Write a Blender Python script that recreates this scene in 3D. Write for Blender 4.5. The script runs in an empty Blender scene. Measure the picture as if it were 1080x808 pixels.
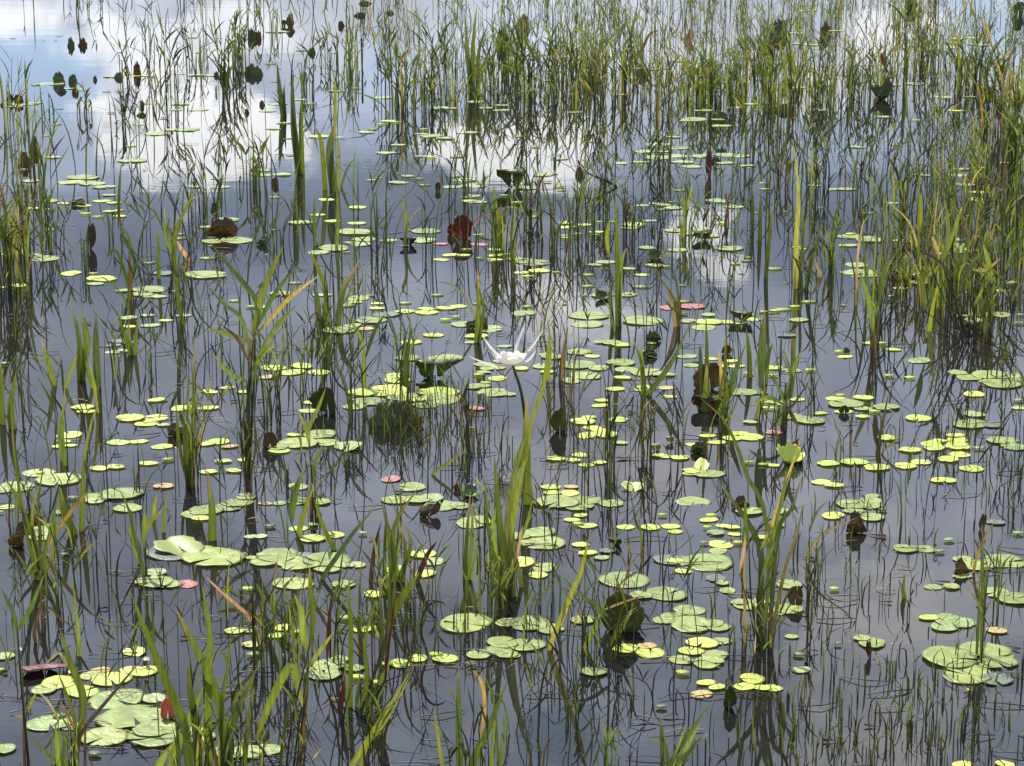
import bpy, bmesh, math, random
from mathutils import Vector, Matrix, noise
R = random.Random(11)
C = bpy.context.scene.collection
S = bpy.context.scene

# ---------------------------------------------------------------- camera model (photo is 1080 x 808)
F = 2340.0; H = 1.8; TH = math.radians(13.5)
FW = Vector((0, math.cos(TH), -math.sin(TH))); UP = Vector((0, math.sin(TH), math.cos(TH))); RT = Vector((1, 0, 0))
CAM = Vector((0, 0, H))
def ray(px, py): return FW + RT * ((px - 540) / F) + UP * ((404 - py) / F)
def ground(px, py, z=0.0):
    r = ray(px, py); return CAM + r * ((z - H) / r.z)
def at_y(px, py, Y):
    r = ray(px, py); return CAM + r * (Y / r.y)
def ppm(P): return F / max(.1, (P - CAM).dot(FW))          # pixels per metre at P
TX = [0, 270, 540, 810]; TY = [0, 202, 404, 606]
def tp(tile, X, Y): return TX[int(tile[1])] + X / 4.0, TY[int(tile[0])] + Y / 4.0

# ---------------------------------------------------------------- materials
def new_mat(name):
    m = bpy.data.materials.new(name); m.use_nodes = True
    nt = m.node_tree; nt.nodes.clear()
    return m, nt, nt.nodes, nt.links
def N(nt, t, **kw):
    n = nt.nodes.new(t)
    for k, v in kw.items():
        if k in n.inputs: n.inputs[k].default_value = v
        else: setattr(n, k, v)
    return n
def leafy(nt, col_socket, rough, trans, trans_gain=1.6, normal=None, spec=.5, coat=0, warm=.45):
    L = nt.links
    out = N(nt, 'ShaderNodeOutputMaterial')
    p = N(nt, 'ShaderNodeBsdfPrincipled'); p.inputs['Roughness'].default_value = rough
    p.inputs['Specular IOR Level'].default_value = spec; p.inputs['Coat Weight'].default_value = coat
    p.inputs['Coat Roughness'].default_value = .25
    t = N(nt, 'ShaderNodeBsdfTranslucent')
    g = N(nt, 'ShaderNodeMix', data_type='RGBA', blend_type='MULTIPLY'); g.inputs['Factor'].default_value = 1
    g.inputs['B'].default_value = (trans_gain * (1.1 if warm < 1 else 1), trans_gain, trans_gain * warm, 1)
    L.new(col_socket, g.inputs['A']); L.new(g.outputs['Result'], t.inputs['Color'])
    L.new(col_socket, p.inputs['Base Color'])
    if normal: L.new(normal, p.inputs['Normal'])
    mx = N(nt, 'ShaderNodeMixShader'); mx.inputs['Fac'].default_value = trans
    L.new(p.outputs[0], mx.inputs[1]); L.new(t.outputs[0], mx.inputs[2]); L.new(mx.outputs[0], out.inputs['Surface'])

def pad_mat(name, c1, c2, spot, rough=.38, spots=.62, trans=.12, spec=.5):
    leaf = trans > .2
    """waxy floating leaf: two greens that vary leaf to leaf, radiating veins, brown flecks"""
    m, nt, nd, L = new_mat(name)
    oi = N(nt, 'ShaderNodeObjectInfo'); tc = N(nt, 'ShaderNodeTexCoord')
    rot = N(nt, 'ShaderNodeVectorMath', operation='ADD'); 
    if leaf:
        gm = N(nt, 'ShaderNodeMapping'); gm.inputs['Location'].default_value = (-1, -1, -.2); gm.inputs['Scale'].default_value = (2, 2, 1.6); L.new(tc.outputs['Generated'], gm.inputs['Vector']); co_ = gm.outputs[0]
    else: co_ = tc.outputs['Object']
    L.new(co_, rot.inputs[0])
    sc = N(nt, 'ShaderNodeVectorMath', operation='SCALE'); L.new(oi.outputs['Location'], sc.inputs[0]); sc.inputs['Scale'].default_value = 3.7
    L.new(sc.outputs[0], rot.inputs[1])
    mx = N(nt, 'ShaderNodeMix', data_type='RGBA'); mx.inputs['A'].default_value = (*c1, 1); mx.inputs['B'].default_value = (*c2, 1)
    L.new(oi.outputs['Random'], mx.inputs['Factor'])
    n1 = N(nt, 'ShaderNodeTexNoise'); n1.inputs['Scale'].default_value = 2.2; n1.inputs['Detail'].default_value = 4; L.new(rot.outputs[0], n1.inputs['Vector'])
    r1 = N(nt, 'ShaderNodeMapRange'); r1.inputs[1].default_value = .3; r1.inputs[2].default_value = .7; r1.inputs[3].default_value = .72; r1.inputs[4].default_value = 1.22
    L.new(n1.outputs['Fac'], r1.inputs[0])
    m2 = N(nt, 'ShaderNodeMix', data_type='RGBA', blend_type='MULTIPLY'); m2.inputs['Factor'].default_value = 1
    L.new(mx.outputs['Result'], m2.inputs['A']); L.new(r1.outputs[0], m2.inputs['B'])
    # veins from the notch
    sp = N(nt, 'ShaderNodeSeparateXYZ'); L.new(co_, sp.inputs[0])
    at = N(nt, 'ShaderNodeMath', operation='ARCTAN2'); L.new(sp.outputs[2 if leaf else 1], at.inputs[0]); L.new(sp.outputs[0], at.inputs[1])
    ml = N(nt, 'ShaderNodeMath', operation='MULTIPLY'); ml.inputs[1].default_value = 11; L.new(at.outputs[0], ml.inputs[0])
    sn = N(nt, 'ShaderNodeMath', operation='SINE'); L.new(ml.outputs[0], sn.inputs[0])
    vr = N(nt, 'ShaderNodeMapRange'); vr.inputs[1].default_value = .9; vr.inputs[2].default_value = 1; vr.inputs[3].default_value = 0; vr.inputs[4].default_value = .6 if leaf else .28
    L.new(sn.outputs[0], vr.inputs[0])
    m3 = N(nt, 'ShaderNodeMix', data_type='RGBA'); m3.inputs['B'].default_value = (min(1, c1[0]*1.5), min(1, c1[1]*1.35), c1[2]*1.3, 1)
    L.new(vr.outputs[0], m3.inputs['Factor']); L.new(m2.outputs['Result'], m3.inputs['A'])
    # flecks and worn patches
    n2 = N(nt, 'ShaderNodeTexNoise'); n2.inputs['Scale'].default_value = 5.5; n2.inputs['Detail'].default_value = 6; n2.inputs['Roughness'].default_value = .65; L.new(rot.outputs[0], n2.inputs['Vector'])
    r2 = N(nt, 'ShaderNodeMapRange'); r2.inputs[1].default_value = spots; r2.inputs[2].default_value = spots + .06; L.new(n2.outputs['Fac'], r2.inputs[0])
    m4 = N(nt, 'ShaderNodeMix', data_type='RGBA'); m4.inputs['B'].default_value = (*spot, 1)
    L.new(r2.outputs[0], m4.inputs['Factor']); L.new(m3.outputs['Result'], m4.inputs['A'])
    ln = N(nt, 'ShaderNodeVectorMath', operation='LENGTH'); L.new(co_, ln.inputs[0])
    ad = N(nt, 'ShaderNodeMath', operation='MULTIPLY_ADD'); L.new(n2.outputs['Fac'], ad.inputs[0]); ad.inputs[1].default_value = .55; L.new(ln.outputs['Value'], ad.inputs[2])
    rr = N(nt, 'ShaderNodeMapRange'); rr.inputs[1].default_value = 1.16; rr.inputs[2].default_value = 1.34; rr.inputs[4].default_value = .65; L.new(ad.outputs[0], rr.inputs[0])
    m5 = N(nt, 'ShaderNodeMix', data_type='RGBA'); m5.inputs['B'].default_value = (spot[0] * 1.6, spot[1] * 1.5, spot[2] * 1.4, 1)
    L.new(rr.outputs[0], m5.inputs['Factor']); L.new(m4.outputs['Result'], m5.inputs['A']); m4 = m5
    bp = N(nt, 'ShaderNodeBump'); bp.inputs['Strength'].default_value = .35; bp.inputs['Distance'].default_value = .02; L.new(n1.outputs['Fac'], bp.inputs['Height'])
    leafy(nt, m4.outputs['Result'], rough, trans, normal=bp.outputs[0], spec=spec)
    return m
M = {}
M['g'] = pad_mat('lily_pad_green', (.185, .245, .062), (.290, .345, .090), (.09, .075, .03), .45, .66)
M['p'] = pad_mat('pale_pad', (.215, .310, .095), (.325, .390, .140), (.14, .11, .05), .40, .67)
M['y'] = pad_mat('yellow_green_pad', (.340, .455, .060), (.500, .570, .100), (.30, .20, .04), .45, .70)
M['s'] = pad_mat('submerged_look_pad', (.10, .13, .09), (.14, .17, .12), (.06, .05, .03), .5, .6)  # dull grey-green stands in for the veil of water over submerged pads
M['r'] = pad_mat('pink_pad', (.34, .12, .11), (.42, .18, .15), (.24, .06, .05), .42, .62)
M['o'] = pad_mat('yellowing_pad', (.46, .37, .08), (.36, .27, .13), (.22, .11, .03), .5, .56)
M['dk'] = pad_mat('dark_olive_leaf', (.065, .105, .018), (.090, .118, .024), (.045, .036, .012), .5, .62, .34)
M['br'] = pad_mat('brown_leaf', (.130, .075, .026), (.175, .110, .040), (.04, .03, .012), .55, .55, .42)
M['rd'] = pad_mat('dark_red_leaf', (.24, .022, .026), (.27, .034, .032), (.05, .02, .012), .5, .62, .3)
M['pk'] = pad_mat('pink_leaf', (.50, .20, .18), (.55, .25, .2), (.3, .1, .08), .45, .64, .25)
M['ol'] = pad_mat('olive_leaf', (.085, .105, .018), (.12, .13, .025), (.06, .04, .015), .42, .64, .35)
M['gr'] = pad_mat('green_leaf', (.085, .170, .035), (.11, .20, .05), (.06, .06, .02), .36, .68, .3)

def attr_mat(name, rough=.42, trans=.3, spec=.45):
    m, nt, nd, L = new_mat(name)
    a = N(nt, 'ShaderNodeAttribute', attribute_name='Col')
    tc = N(nt, 'ShaderNodeTexCoord')
    mp = N(nt, 'ShaderNodeMapping'); mp.inputs['Scale'].default_value = (160, 160, 9); L.new(tc.outputs['Object'], mp.inputs['Vector'])
    n = N(nt, 'ShaderNodeTexNoise'); n.inputs['Scale'].default_value = 1; n.inputs['Detail'].default_value = 3; L.new(mp.outputs[0], n.inputs['Vector'])
    r = N(nt, 'ShaderNodeMapRange'); r.inputs[1].default_value = .3; r.inputs[2].default_value = .7; r.inputs[3].default_value = .68; r.inputs[4].default_value = 1.3; L.new(n.outputs['Fac'], r.inputs[0])
    mx = N(nt, 'ShaderNodeMix', data_type='RGBA', blend_type='MULTIPLY'); mx.inputs['Factor'].default_value = 1
    L.new(a.outputs['Color'], mx.inputs['A']); L.new(r.outputs[0], mx.inputs['B'])
    leafy(nt, mx.outputs['Result'], rough, trans, spec=spec)
    return m
BLADE = attr_mat('blade_green')
def flat_mat(name, c, rough, trans=.3):
    m, nt, nd, L = new_mat(name)
    tc = N(nt, 'ShaderNodeTexCoord'); n = N(nt, 'ShaderNodeTexNoise'); n.inputs['Scale'].default_value = 60; L.new(tc.outputs['Object'], n.inputs['Vector'])
    mx = N(nt, 'ShaderNodeMix', data_type='RGBA'); mx.inputs['A'].default_value = (*[k * .88 for k in c], 1); mx.inputs['B'].default_value = (*c, 1)
    L.new(n.outputs['Fac'], mx.inputs['Factor']); leafy(nt, mx.outputs['Result'], rough, trans, 1.0, warm=1)
    return m
PETAL = flat_mat('white_petal', (.93, .90, .80), .5, .42)
ANTHER = flat_mat('anther', (.55, .33, .06), .6, .05)

# ---------------------------------------------------------------- mesh helpers
class MB:
    def __init__(s): s.v = []; s.f = []; s.c = []
    def add(s, vs, fs, cs):
        o = len(s.v); s.v += vs; s.c += cs; s.f += [tuple(i + o for i in f) for f in fs]
    def mesh(s, name, mat, origin=Vector()):
        me = bpy.data.meshes.new(name); me.from_pydata([tuple(Vector(p) - origin) for p in s.v], [], s.f)
        if s.c:
            a = me.color_attributes.new('Col', 'FLOAT_COLOR', 'POINT')
            flat = []
            for c in s.c: flat += [c[0], c[1], c[2], 1.0]
            a.data.foreach_set('color', flat)
        me.polygons.foreach_set('use_smooth', [True] * len(me.polygons))
        me.materials.append(mat); me.update(); return me
    def build(s, name, mat, parent=None, origin=Vector()):
        o = bpy.data.objects.new(name, s.mesh(name, mat, origin)); C.objects.link(o); o.location = origin
        if parent:
            o.parent = parent; o.location = origin - parent.location
        return o
def empty(name, loc):
    o = bpy.data.objects.new(name, None); o.empty_display_size = .05; C.objects.link(o); o.location = loc; return o
def tag(o, label=None, cat=None, group=None, kind=None):
    if label: o['label'] = label
    if cat: o['category'] = cat
    if group: o['group'] = group
    if kind: o['kind'] = kind
    return o

def spline(P, n):
    """Catmull-Rom through P, n+1 points"""
    if len(P) == 2: return [P[0].lerp(P[1], i / n) for i in range(n + 1)]
    Q = [P[0] * 2 - P[1]] + list(P) + [P[-1] * 2 - P[-2]]; out = []; m = len(P) - 1
    for i in range(n + 1):
        t = i / n * m; k = min(int(t), m - 1); u = t - k
        a, b, c, d = Q[k:k + 4]
        out.append(.5 * ((2 * b) + (c - a) * u + (2 * a - 5 * b + 4 * c - d) * u * u + (3 * b - a - 3 * c + d) * u ** 3))
    return out
def mixc(a, b, t): return tuple(a[i] + (b[i] - a[i]) * t for i in range(3))
def ribbon(mb, pts, w, cols, yaw=0.0, fold=.35, n=8, base_w=.55, tipk=1.0, twist=0.0):
    """a leaf blade: V-folded ribbon along pts, tapering to a point. cols = list of (t, rgb)"""
    P = spline(pts, n); vs = []; fs = []; cs = []
    for i, p in enumerate(P):
        t = i / n
        T = (P[min(i + 1, n)] - P[max(i - 1, 0)]).normalized()
        a = yaw + twist * t
        face = Vector((math.sin(a), -math.cos(a), .15))
        side = T.cross(face)
        if side.length < 1e-4: side = Vector((1, 0, 0))
        side.normalize(); nrm = side.cross(T)
        ww = w * .5 * ((base_w + (1 - base_w) * min(1, t * 3.5)) * (1 - max(0, (t - .35) / .65) ** (1.7 * tipk)) + .03)
        for k in range(len(cols) - 1):
            if cols[k][0] <= t <= cols[k + 1][0]:
                c = mixc(cols[k][1], cols[k + 1][1], (t - cols[k][0]) / max(1e-6, cols[k + 1][0] - cols[k][0])); break
        vs += [p - side * ww, p + nrm * (ww * fold), p + side * ww]
        cs += [c, mixc(c, (c[0] * 1.25, c[1] * 1.2, c[2] * 1.1), 1), c]
        if i:
            b = i * 3
            fs += [(b - 3, b - 2, b + 1, b), (b - 2, b - 1, b + 2, b + 1)]
    mb.add(vs, fs, cs)
def tube(mb, pts, r0, r1, cols, n=6, k=5):
    P = spline(pts, n); vs = []; fs = []; cs = []
    for i, p in enumerate(P):
        t = i / n; T = (P[min(i + 1, n)] - P[max(i - 1, 0)]).normalized()
        a = T.cross(Vector((0, 1, .1))); a.normalize(); b = T.cross(a); r = r0 + (r1 - r0) * t
        c = mixc(cols[0], cols[1], t)
        for j in range(k):
            an = j * 2 * math.pi / k; vs.append(p + a * (r * math.cos(an)) + b * (r * math.sin(an))); cs.append(c)
        if i:
            for j in range(k):
                fs.append(((i - 1) * k + j, (i - 1) * k + (j + 1) % k, i * k + (j + 1) % k, i * k + j))
    fs.append(tuple(range(n * k, n * k + k)))
    mb.add(vs, fs, cs)

# leaf colours, with some backlit and sunlit tone put into the darks and lights
G = {'g': (.078, .118, .020), 'l': (.170, .222, .050), 'd': (.036, .056, .012), 'y': (.205, .240, .036), 'Y': (.31, .35, .085), 's': (.320, .240, .105),
     'b': (.105, .060, .030), 'm': (.060, .018, .016), 'k': (.020, .018, .012), 'w': (.24, .24, .13), 'o': (.25, .160, .055), 'p': (.36, .23, .165)}
SHEATH = (.060, .036, .022)
def jit(c, a=.25): 
    k = 1 + R.uniform(-a, a); h = R.uniform(-.12, .12)
    return (c[0] * k * (1 + h), c[1] * k, c[2] * k)
def blade_cols(code):
    if code == 'q':   # green with a straw tip
        g = jit(G['g']); return [(0, SHEATH), (.15, g), (.6, jit(G['y'])), (.85, G['o']), (1, G['s'])]
    if code == 'x':   # dark stalk that greens upward
        return [(0, jit(G['m'])), (.5, jit(G['b'])), (1, jit(G['g']))]
    c = jit(G[code])
    if code in 'gldy':
        tip = jit(G['s']) if R.random() < .25 else mixc(c, G['y'], .45)
        return [(0, mixc(c, SHEATH, .65)), (.22, c), (.75, mixc(c, G['y'], .18)), (1, tip)]
    return [(0, mixc(c, SHEATH, .4)), (.3, c), (1, jit(c))]

# ---------------------------------------------------------------- labels: what each thing looks like + where it is, ranked against its look-alikes
LAND = [('white spider lily', 538, 372), ('dark red standing leaf', 487, 245), ('big dark folded leaf', 418, 445), ('pink floating pad', 715, 325),
        ('green folded-over leaf', 457, 388), ('curled yellow-red leaf', 833, 481), ('tall dark green folded leaf', 658, 645),
        ('brown leaf above green bowl', 953, 275), ('broad orange-brown leaf', 234, 243), ('brown leaf behind blades', 748, 402),
        ('tall yellow-topped blade', 840, 240), ('thick green stalk', 650, 300), ('pink standing leaf', 177, 744), ('rusty brown clump leaf', 900, 550),
        ('narrow pale standing leaf', 590, 447), ('dark olive upright leaf', 347, 427), ('broad wet pale leaf', 189, 567), ('lone round pad', 920, 679),
        ('long pale pad pair', 1018, 695), ('far-left brown leaf pair', 13, 105), ('dark leaf trio', 63, 84), ('brown and red leaf pile', 146, 75),
        ('pale-rimmed dark leaf', 930, 90), ('dark disc leaf', 962, 5), ('hanging maroon leaf', 747, 172), ('curled green reed-bed leaf', 545, 190),
        ('bright-rimmed dark leaf', 692, 268), ('thick yellow-green clump', 548, 520), ('large two-lobed pad', 965, 579), ('dark straw-tipped clump', 405, 600)]
ORD = ['nearest', 'second-nearest', 'third-nearest', 'fourth-nearest', 'fifth-nearest', 'sixth-nearest', 'seventh-nearest', 'eighth-nearest', 'ninth-nearest', 'tenth-nearest', 'eleventh-nearest', 'twelfth-nearest']
def sector(dx, dy):
    dy *= 1.3
    if abs(dx) > 2 * abs(dy): return 'left of' if dx < 0 else 'right of'
    if abs(dy) > 1.6 * abs(dx): return 'behind' if dy < 0 else 'in front of'
    return ('behind-left of' if dx < 0 else 'behind-right of') if dy < 0 else ('front-left of' if dx < 0 else 'front-right of')
USED = set()
PENDING = []                      # (object, description, px, py)
def label_all():
    by = {}
    for it in PENDING: by.setdefault(it[1], []).append(it)
    for d, its in by.items():
        best = {}
        for ln, lx, ly in LAND:
            sec = {}
            for it in its:
                dx, dy = it[2] - lx, it[3] - ly
                if abs(dx) + abs(dy) < 9: continue
                sec.setdefault(sector(dx, dy), []).append((math.hypot(dx, dy * 1.3), id(it[0]), it))
            for s, arr in sec.items():
                arr.sort(key=lambda a: a[:2])
                for r, (dist, _, it) in enumerate(arr):
                    key = (r + dist / 70.0)
                    if r < len(ORD) and (id(it[0]) not in best or key < best[id(it[0])][0]):
                        best[id(it[0])] = (key, f"{ORD[r]} {d} {s} the {ln}")
        for it in its:
            lb = best[id(it[0])][1] if id(it[0]) in best else f"{d} far from all landmarks"
            assert lb not in USED, lb
            if len(lb.split()) > 16: print('LONG', lb)
            USED.add(lb); it[0]['label'] = lb

# ---------------------------------------------------------------- setting: water, bed, sky
def make_water():
    bm = bmesh.new(); bmesh.ops.create_grid(bm, x_segments=1, y_segments=1, size=600)
    me = bpy.data.meshes.new('water'); bm.to_mesh(me); o = bpy.data.objects.new('water', me); C.objects.link(o)
    m, nt, nd, L = new_mat('pond_water')
    out = N(nt, 'ShaderNodeOutputMaterial'); p = N(nt, 'ShaderNodeBsdfPrincipled')
    p.inputs['Base Color'].default_value = (.0105, .0105, .0100, 1); p.inputs['Roughness'].default_value = .015; p.inputs['IOR'].default_value = 1.333
    tc = N(nt, 'ShaderNodeTexCoord')
    def wave(scale, detail, sx=1, sy=1):
        mp = N(nt, 'ShaderNodeMapping'); mp.inputs['Scale'].default_value = (sx, sy, 1); L.new(tc.outputs['Object'], mp.inputs['Vector'])
        n = N(nt, 'ShaderNodeTexNoise'); n.inputs['Scale'].default_value = scale; n.inputs['Detail'].default_value = detail; n.inputs['Roughness'].default_value = .5
        L.new(mp.outputs[0], n.inputs['Vector']); return n.outputs['Fac']
    w1 = wave(1.6, 2, .7, 1.3); w2 = wave(14, 2, .8, 1.2)
    b1 = N(nt, 'ShaderNodeBump'); b1.inputs['Strength'].default_value = 1; b1.inputs['Distance'].default_value = .0006; L.new(w1, b1.inputs['Height'])
    b2 = N(nt, 'ShaderNodeBump'); b2.inputs['Strength'].default_value = 1; b2.inputs['Distance'].default_value = .00010; L.new(w2, b2.inputs['Height']); L.new(b1.outputs[0], b2.inputs['Normal'])
    L.new(b2.outputs[0], p.inputs['Normal']); L.new(p.outputs[0], out.inputs['Surface'])
    me.materials.append(m); tag(o, kind='structure')
make_water()

SUN_EL, SUN_AZ = 56, -28            # degrees; azimuth from +Y towards +X
def make_world():
    w = bpy.data.worlds.new('World'); S.world = w; w.use_nodes = True; nt = w.node_tree; L = nt.links; nt.nodes.clear()
    out = N(nt, 'ShaderNodeOutputWorld'); bg = N(nt, 'ShaderNodeBackground'); bg.inputs['Strength'].default_value = .1
    sky = N(nt, 'ShaderNodeTexSky', sky_type='NISHITA'); sky.sun_disc = False
    sky.sun_elevation = math.radians(SUN_EL); sky.sun_rotation = math.radians(SUN_AZ); sky.air_density = 1; sky.dust_density = .6; sky.ozone_density = 1.5
    tc = N(nt, 'ShaderNodeTexCoord'); sp = N(nt, 'ShaderNodeSeparateXYZ'); L.new(tc.outputs['Generated'], sp.inputs[0])
    def mth(op, a, b=None, c=None, clamp=False):
        n = nt.nodes.new('ShaderNodeMath'); n.operation = op; n.use_clamp = clamp
        for i, v in enumerate((a, b, c)):
            if v is None: continue
            if isinstance(v, (int, float)): n.inputs[i].default_value = v
            else: L.new(v, n.inputs[i])
        return n.outputs[0]
    az = mth('ARCTAN2', sp.outputs[0], sp.outputs[1]); el = mth('ARCSINE', sp.outputs[2])
    cb = N(nt, 'ShaderNodeCombineXYZ'); L.new(az, cb.inputs[0]); L.new(mth('MULTIPLY', el, 1.0), cb.inputs[1])
    def nz(scale, detail, rough=.55, off=0):
        mp = N(nt, 'ShaderNodeMapping'); mp.inputs['Location'].default_value = (off, off * .7, 0); mp.inputs['Scale'].default_value = (1, 1.5, 1); L.new(cb.outputs[0], mp.inputs['Vector'])
        n = N(nt, 'ShaderNodeTexNoise'); n.inputs['Scale'].default_value = scale; n.inputs['Detail'].default_value = detail; n.inputs['Roughness'].default_value = rough
        L.new(mp.outputs[0], n.inputs['Vector']); return n.outputs['Fac']
    edge = nz(26, 6, .6, 3.1)
    def blob(px, py, rx, ry, soft=.35, amp=1.0):
        a0 = math.atan((px - 540) / F); e0 = TH + math.atan((py - 404) / F); ra = rx / F; re = ry / F
        dx = mth('DIVIDE', mth('SUBTRACT', az, a0), ra); dy = mth('DIVIDE', mth('SUBTRACT', el, e0), re)
        r = mth('SQRT', mth('ADD', mth('MULTIPLY', dx, dx), mth('MULTIPLY', dy, dy)))
        q = mth('ADD', mth('SUBTRACT', 1.0, r), mth('MULTIPLY', mth('SUBTRACT', edge, .5), 2.6))
        n = N(nt, 'ShaderNodeMapRange', interpolation_type='SMOOTHSTEP'); n.inputs[1].default_value = 0; n.inputs[2].default_value = soft; L.new(q, n.inputs[0])
        return mth('MULTIPLY', n.outputs[0], amp)
    def many(bs):
        v = None
        for b in bs: v = blob(*b) if v is None else mth('MAXIMUM', v, blob(*b))
        return v
    # grey-blue cloud deck with soft light and dark drifts
    soft = nz(7, 3, .5, 1.7)
    rp = N(nt, 'ShaderNodeValToRGB'); rp.color_ramp.interpolation = 'EASE'
    stops = [(4.0, (.50, .55, .64)), (5.6, (.50, .57, .70)), (7.3, (.41, .48, .62)), (8.7, (.25, .31, .42)), (10.4, (.24, .29, .40)), (12, (.40, .45, .55)), (14.5, (.55, .61, .77)), (16.5, (.60, .67, .84)), (20, (.64, .72, .90)), (23, (.62, .74, .94))]
    e0, e1 = 3.0, 26.0; el_ = rp.color_ramp.elements
    while len(el_) < len(stops): el_.new(.5)
    for k, (dg, cc) in enumerate(stops): el_[k].position = (dg - e0) / (e1 - e0); el_[k].color = (*cc, 1)
    mr = N(nt, 'ShaderNodeMapRange'); mr.inputs[1].default_value = math.radians(e0); mr.inputs[2].default_value = math.radians(e1)
    L.new(mth('ADD', el, mth('MULTIPLY', mth('SUBTRACT', soft, .5), .07)), mr.inputs[0]); L.new(mr.outputs[0], rp.inputs[0])
    sr = N(nt, 'ShaderNodeMapRange'); sr.inputs[1].default_value = .3; sr.inputs[2].default_value = .7; sr.inputs[3].default_value = 6.8; sr.inputs[4].default_value = 14.6; L.new(nz(11, 5, .55, 5.2), sr.inputs[0])
    deck = N(nt, 'ShaderNodeMix', data_type='RGBA', blend_type='MULTIPLY'); deck.inputs['Factor'].default_value = 1; deck.clamp_result = False
    L.new(rp.outputs[0], deck.inputs['A']); L.new(sr.outputs[0], deck.inputs['B'])
    def over(base, fac, colr):
        n = N(nt, 'ShaderNodeMix', data_type='RGBA'); L.new(base, n.inputs['A']); L.new(fac, n.inputs['Factor'])
        if isinstance(colr, tuple): n.inputs['B'].default_value = (*colr, 1)
        else: L.new(colr, n.inputs['B'])
        return n.outputs['Result']
    c = deck.outputs['Result']
    c = over(c, many([(60, 500, 260, 210, 1.1, .7), (40, 250, 200, 90, 1.0, .5), (230, 760, 150, 50, 1.2, .3)]), (3.5, 4.1, 5.4))
    c = over(c, many([(50, 62, 95, 55, .5, .95), (405, 75, 60, 60, .9, .5), (1030, 40, 50, 60, .6, .8), (900, 150, 120, 50, 1.0, .4), (575, 778, 85, 50, .8, .95), (330, 770, 90, 40, 1, .6)]), (4.4, 6.0, 8.2))
    c = over(c, many([(960, 60, 160, 60, 1.0, .45), (700, 60, 140, 70, 1.0, .5), (330, 40, 90, 60, 1.0, .5)]), (7.8, 8.1, 8.8))
    c = over(c, many([(600, 325, 85, 75, .9, 1)]), (13, 12.9, 13.4))
    c = over(c, many([(540, 250, 100, 40, 1.2, .3), (640, 500, 190, 110, 1.3, .85), (430, 590, 150, 90, 1.3, .8), (800, 470, 150, 70, 1.3, .7)]), (10.4, 10.4, 11.2))
    c = over(c, many([(970, 650, 230, 190, 1.2, 1), (930, 775, 170, 80, 1.1, 1)]), (12.6, 12.6, 13.2))
    c = over(c, many([(218, 134, 108, 76, .32, 1), (170, 75, 70, 40, .6, .8), (130, 40, 70, 40, .6, .7), (20, 18, 80, 22, .6, .7), (550, 160, 105, 55, .45, .95), (735, 250, 50, 38, .45, 1), (762, 276, 36, 24, .5, .9), (250, 30, 70, 40, .7, .5)]), (11.5, 11.6, 11.8))
    c = over(c, many([(930, 35, 60, 45, .7, .9), (860, 90, 60, 40, .7, .6)]), (9.3, 9.4, 9.7))
    # overhead, out of the reflected field: broken cloud over blue
    hi = N(nt, 'ShaderNodeMapRange', interpolation_type='SMOOTHSTEP'); hi.inputs[1].default_value = math.radians(26); hi.inputs[2].default_value = math.radians(36); L.new(el, hi.inputs[0])
    cl = N(nt, 'ShaderNodeMapRange'); cl.inputs[1].default_value = .46; cl.inputs[2].default_value = .6; L.new(nz(2.4, 6, .6, 8), cl.inputs[0])
    top = over(sky.outputs[0], mth('MULTIPLY', cl.outputs[0], .8), (9.0, 9.1, 9.4))
    c = over(c, hi.outputs[0], top)
    L.new(c, bg.inputs['Color']); L.new(bg.outputs[0], out.inputs['Surface'])
make_world()
sl = bpy.data.lights.new('sun', 'SUN'); sl.energy = 4.6; sl.angle = math.radians(.53); sl.color = (1, .95, .87)
so = bpy.data.objects.new('sun', sl); C.objects.link(so)
sd = Vector((math.sin(math.radians(SUN_AZ)) * math.cos(math.radians(SUN_EL)), math.cos(math.radians(SUN_AZ)) * math.cos(math.radians(SUN_EL)), math.sin(math.radians(SUN_EL))))
so.rotation_euler = sd.to_track_quat('Z', 'Y').to_euler()

cd = bpy.data.cameras.new('camera'); cd.sensor_width = 36; cd.lens = F / 1080 * 36; cd.clip_end = 2000; cd.clip_start = .05
co = bpy.data.objects.new('camera', cd); C.objects.link(co); co.location = CAM; co.rotation_euler = (math.radians(90) - TH, 0, 0); S.camera = co
S.view_settings.view_transform = 'Standard'; S.view_settings.look = 'None'; S.view_settings.exposure = .7; S.view_settings.gamma = 1

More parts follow.
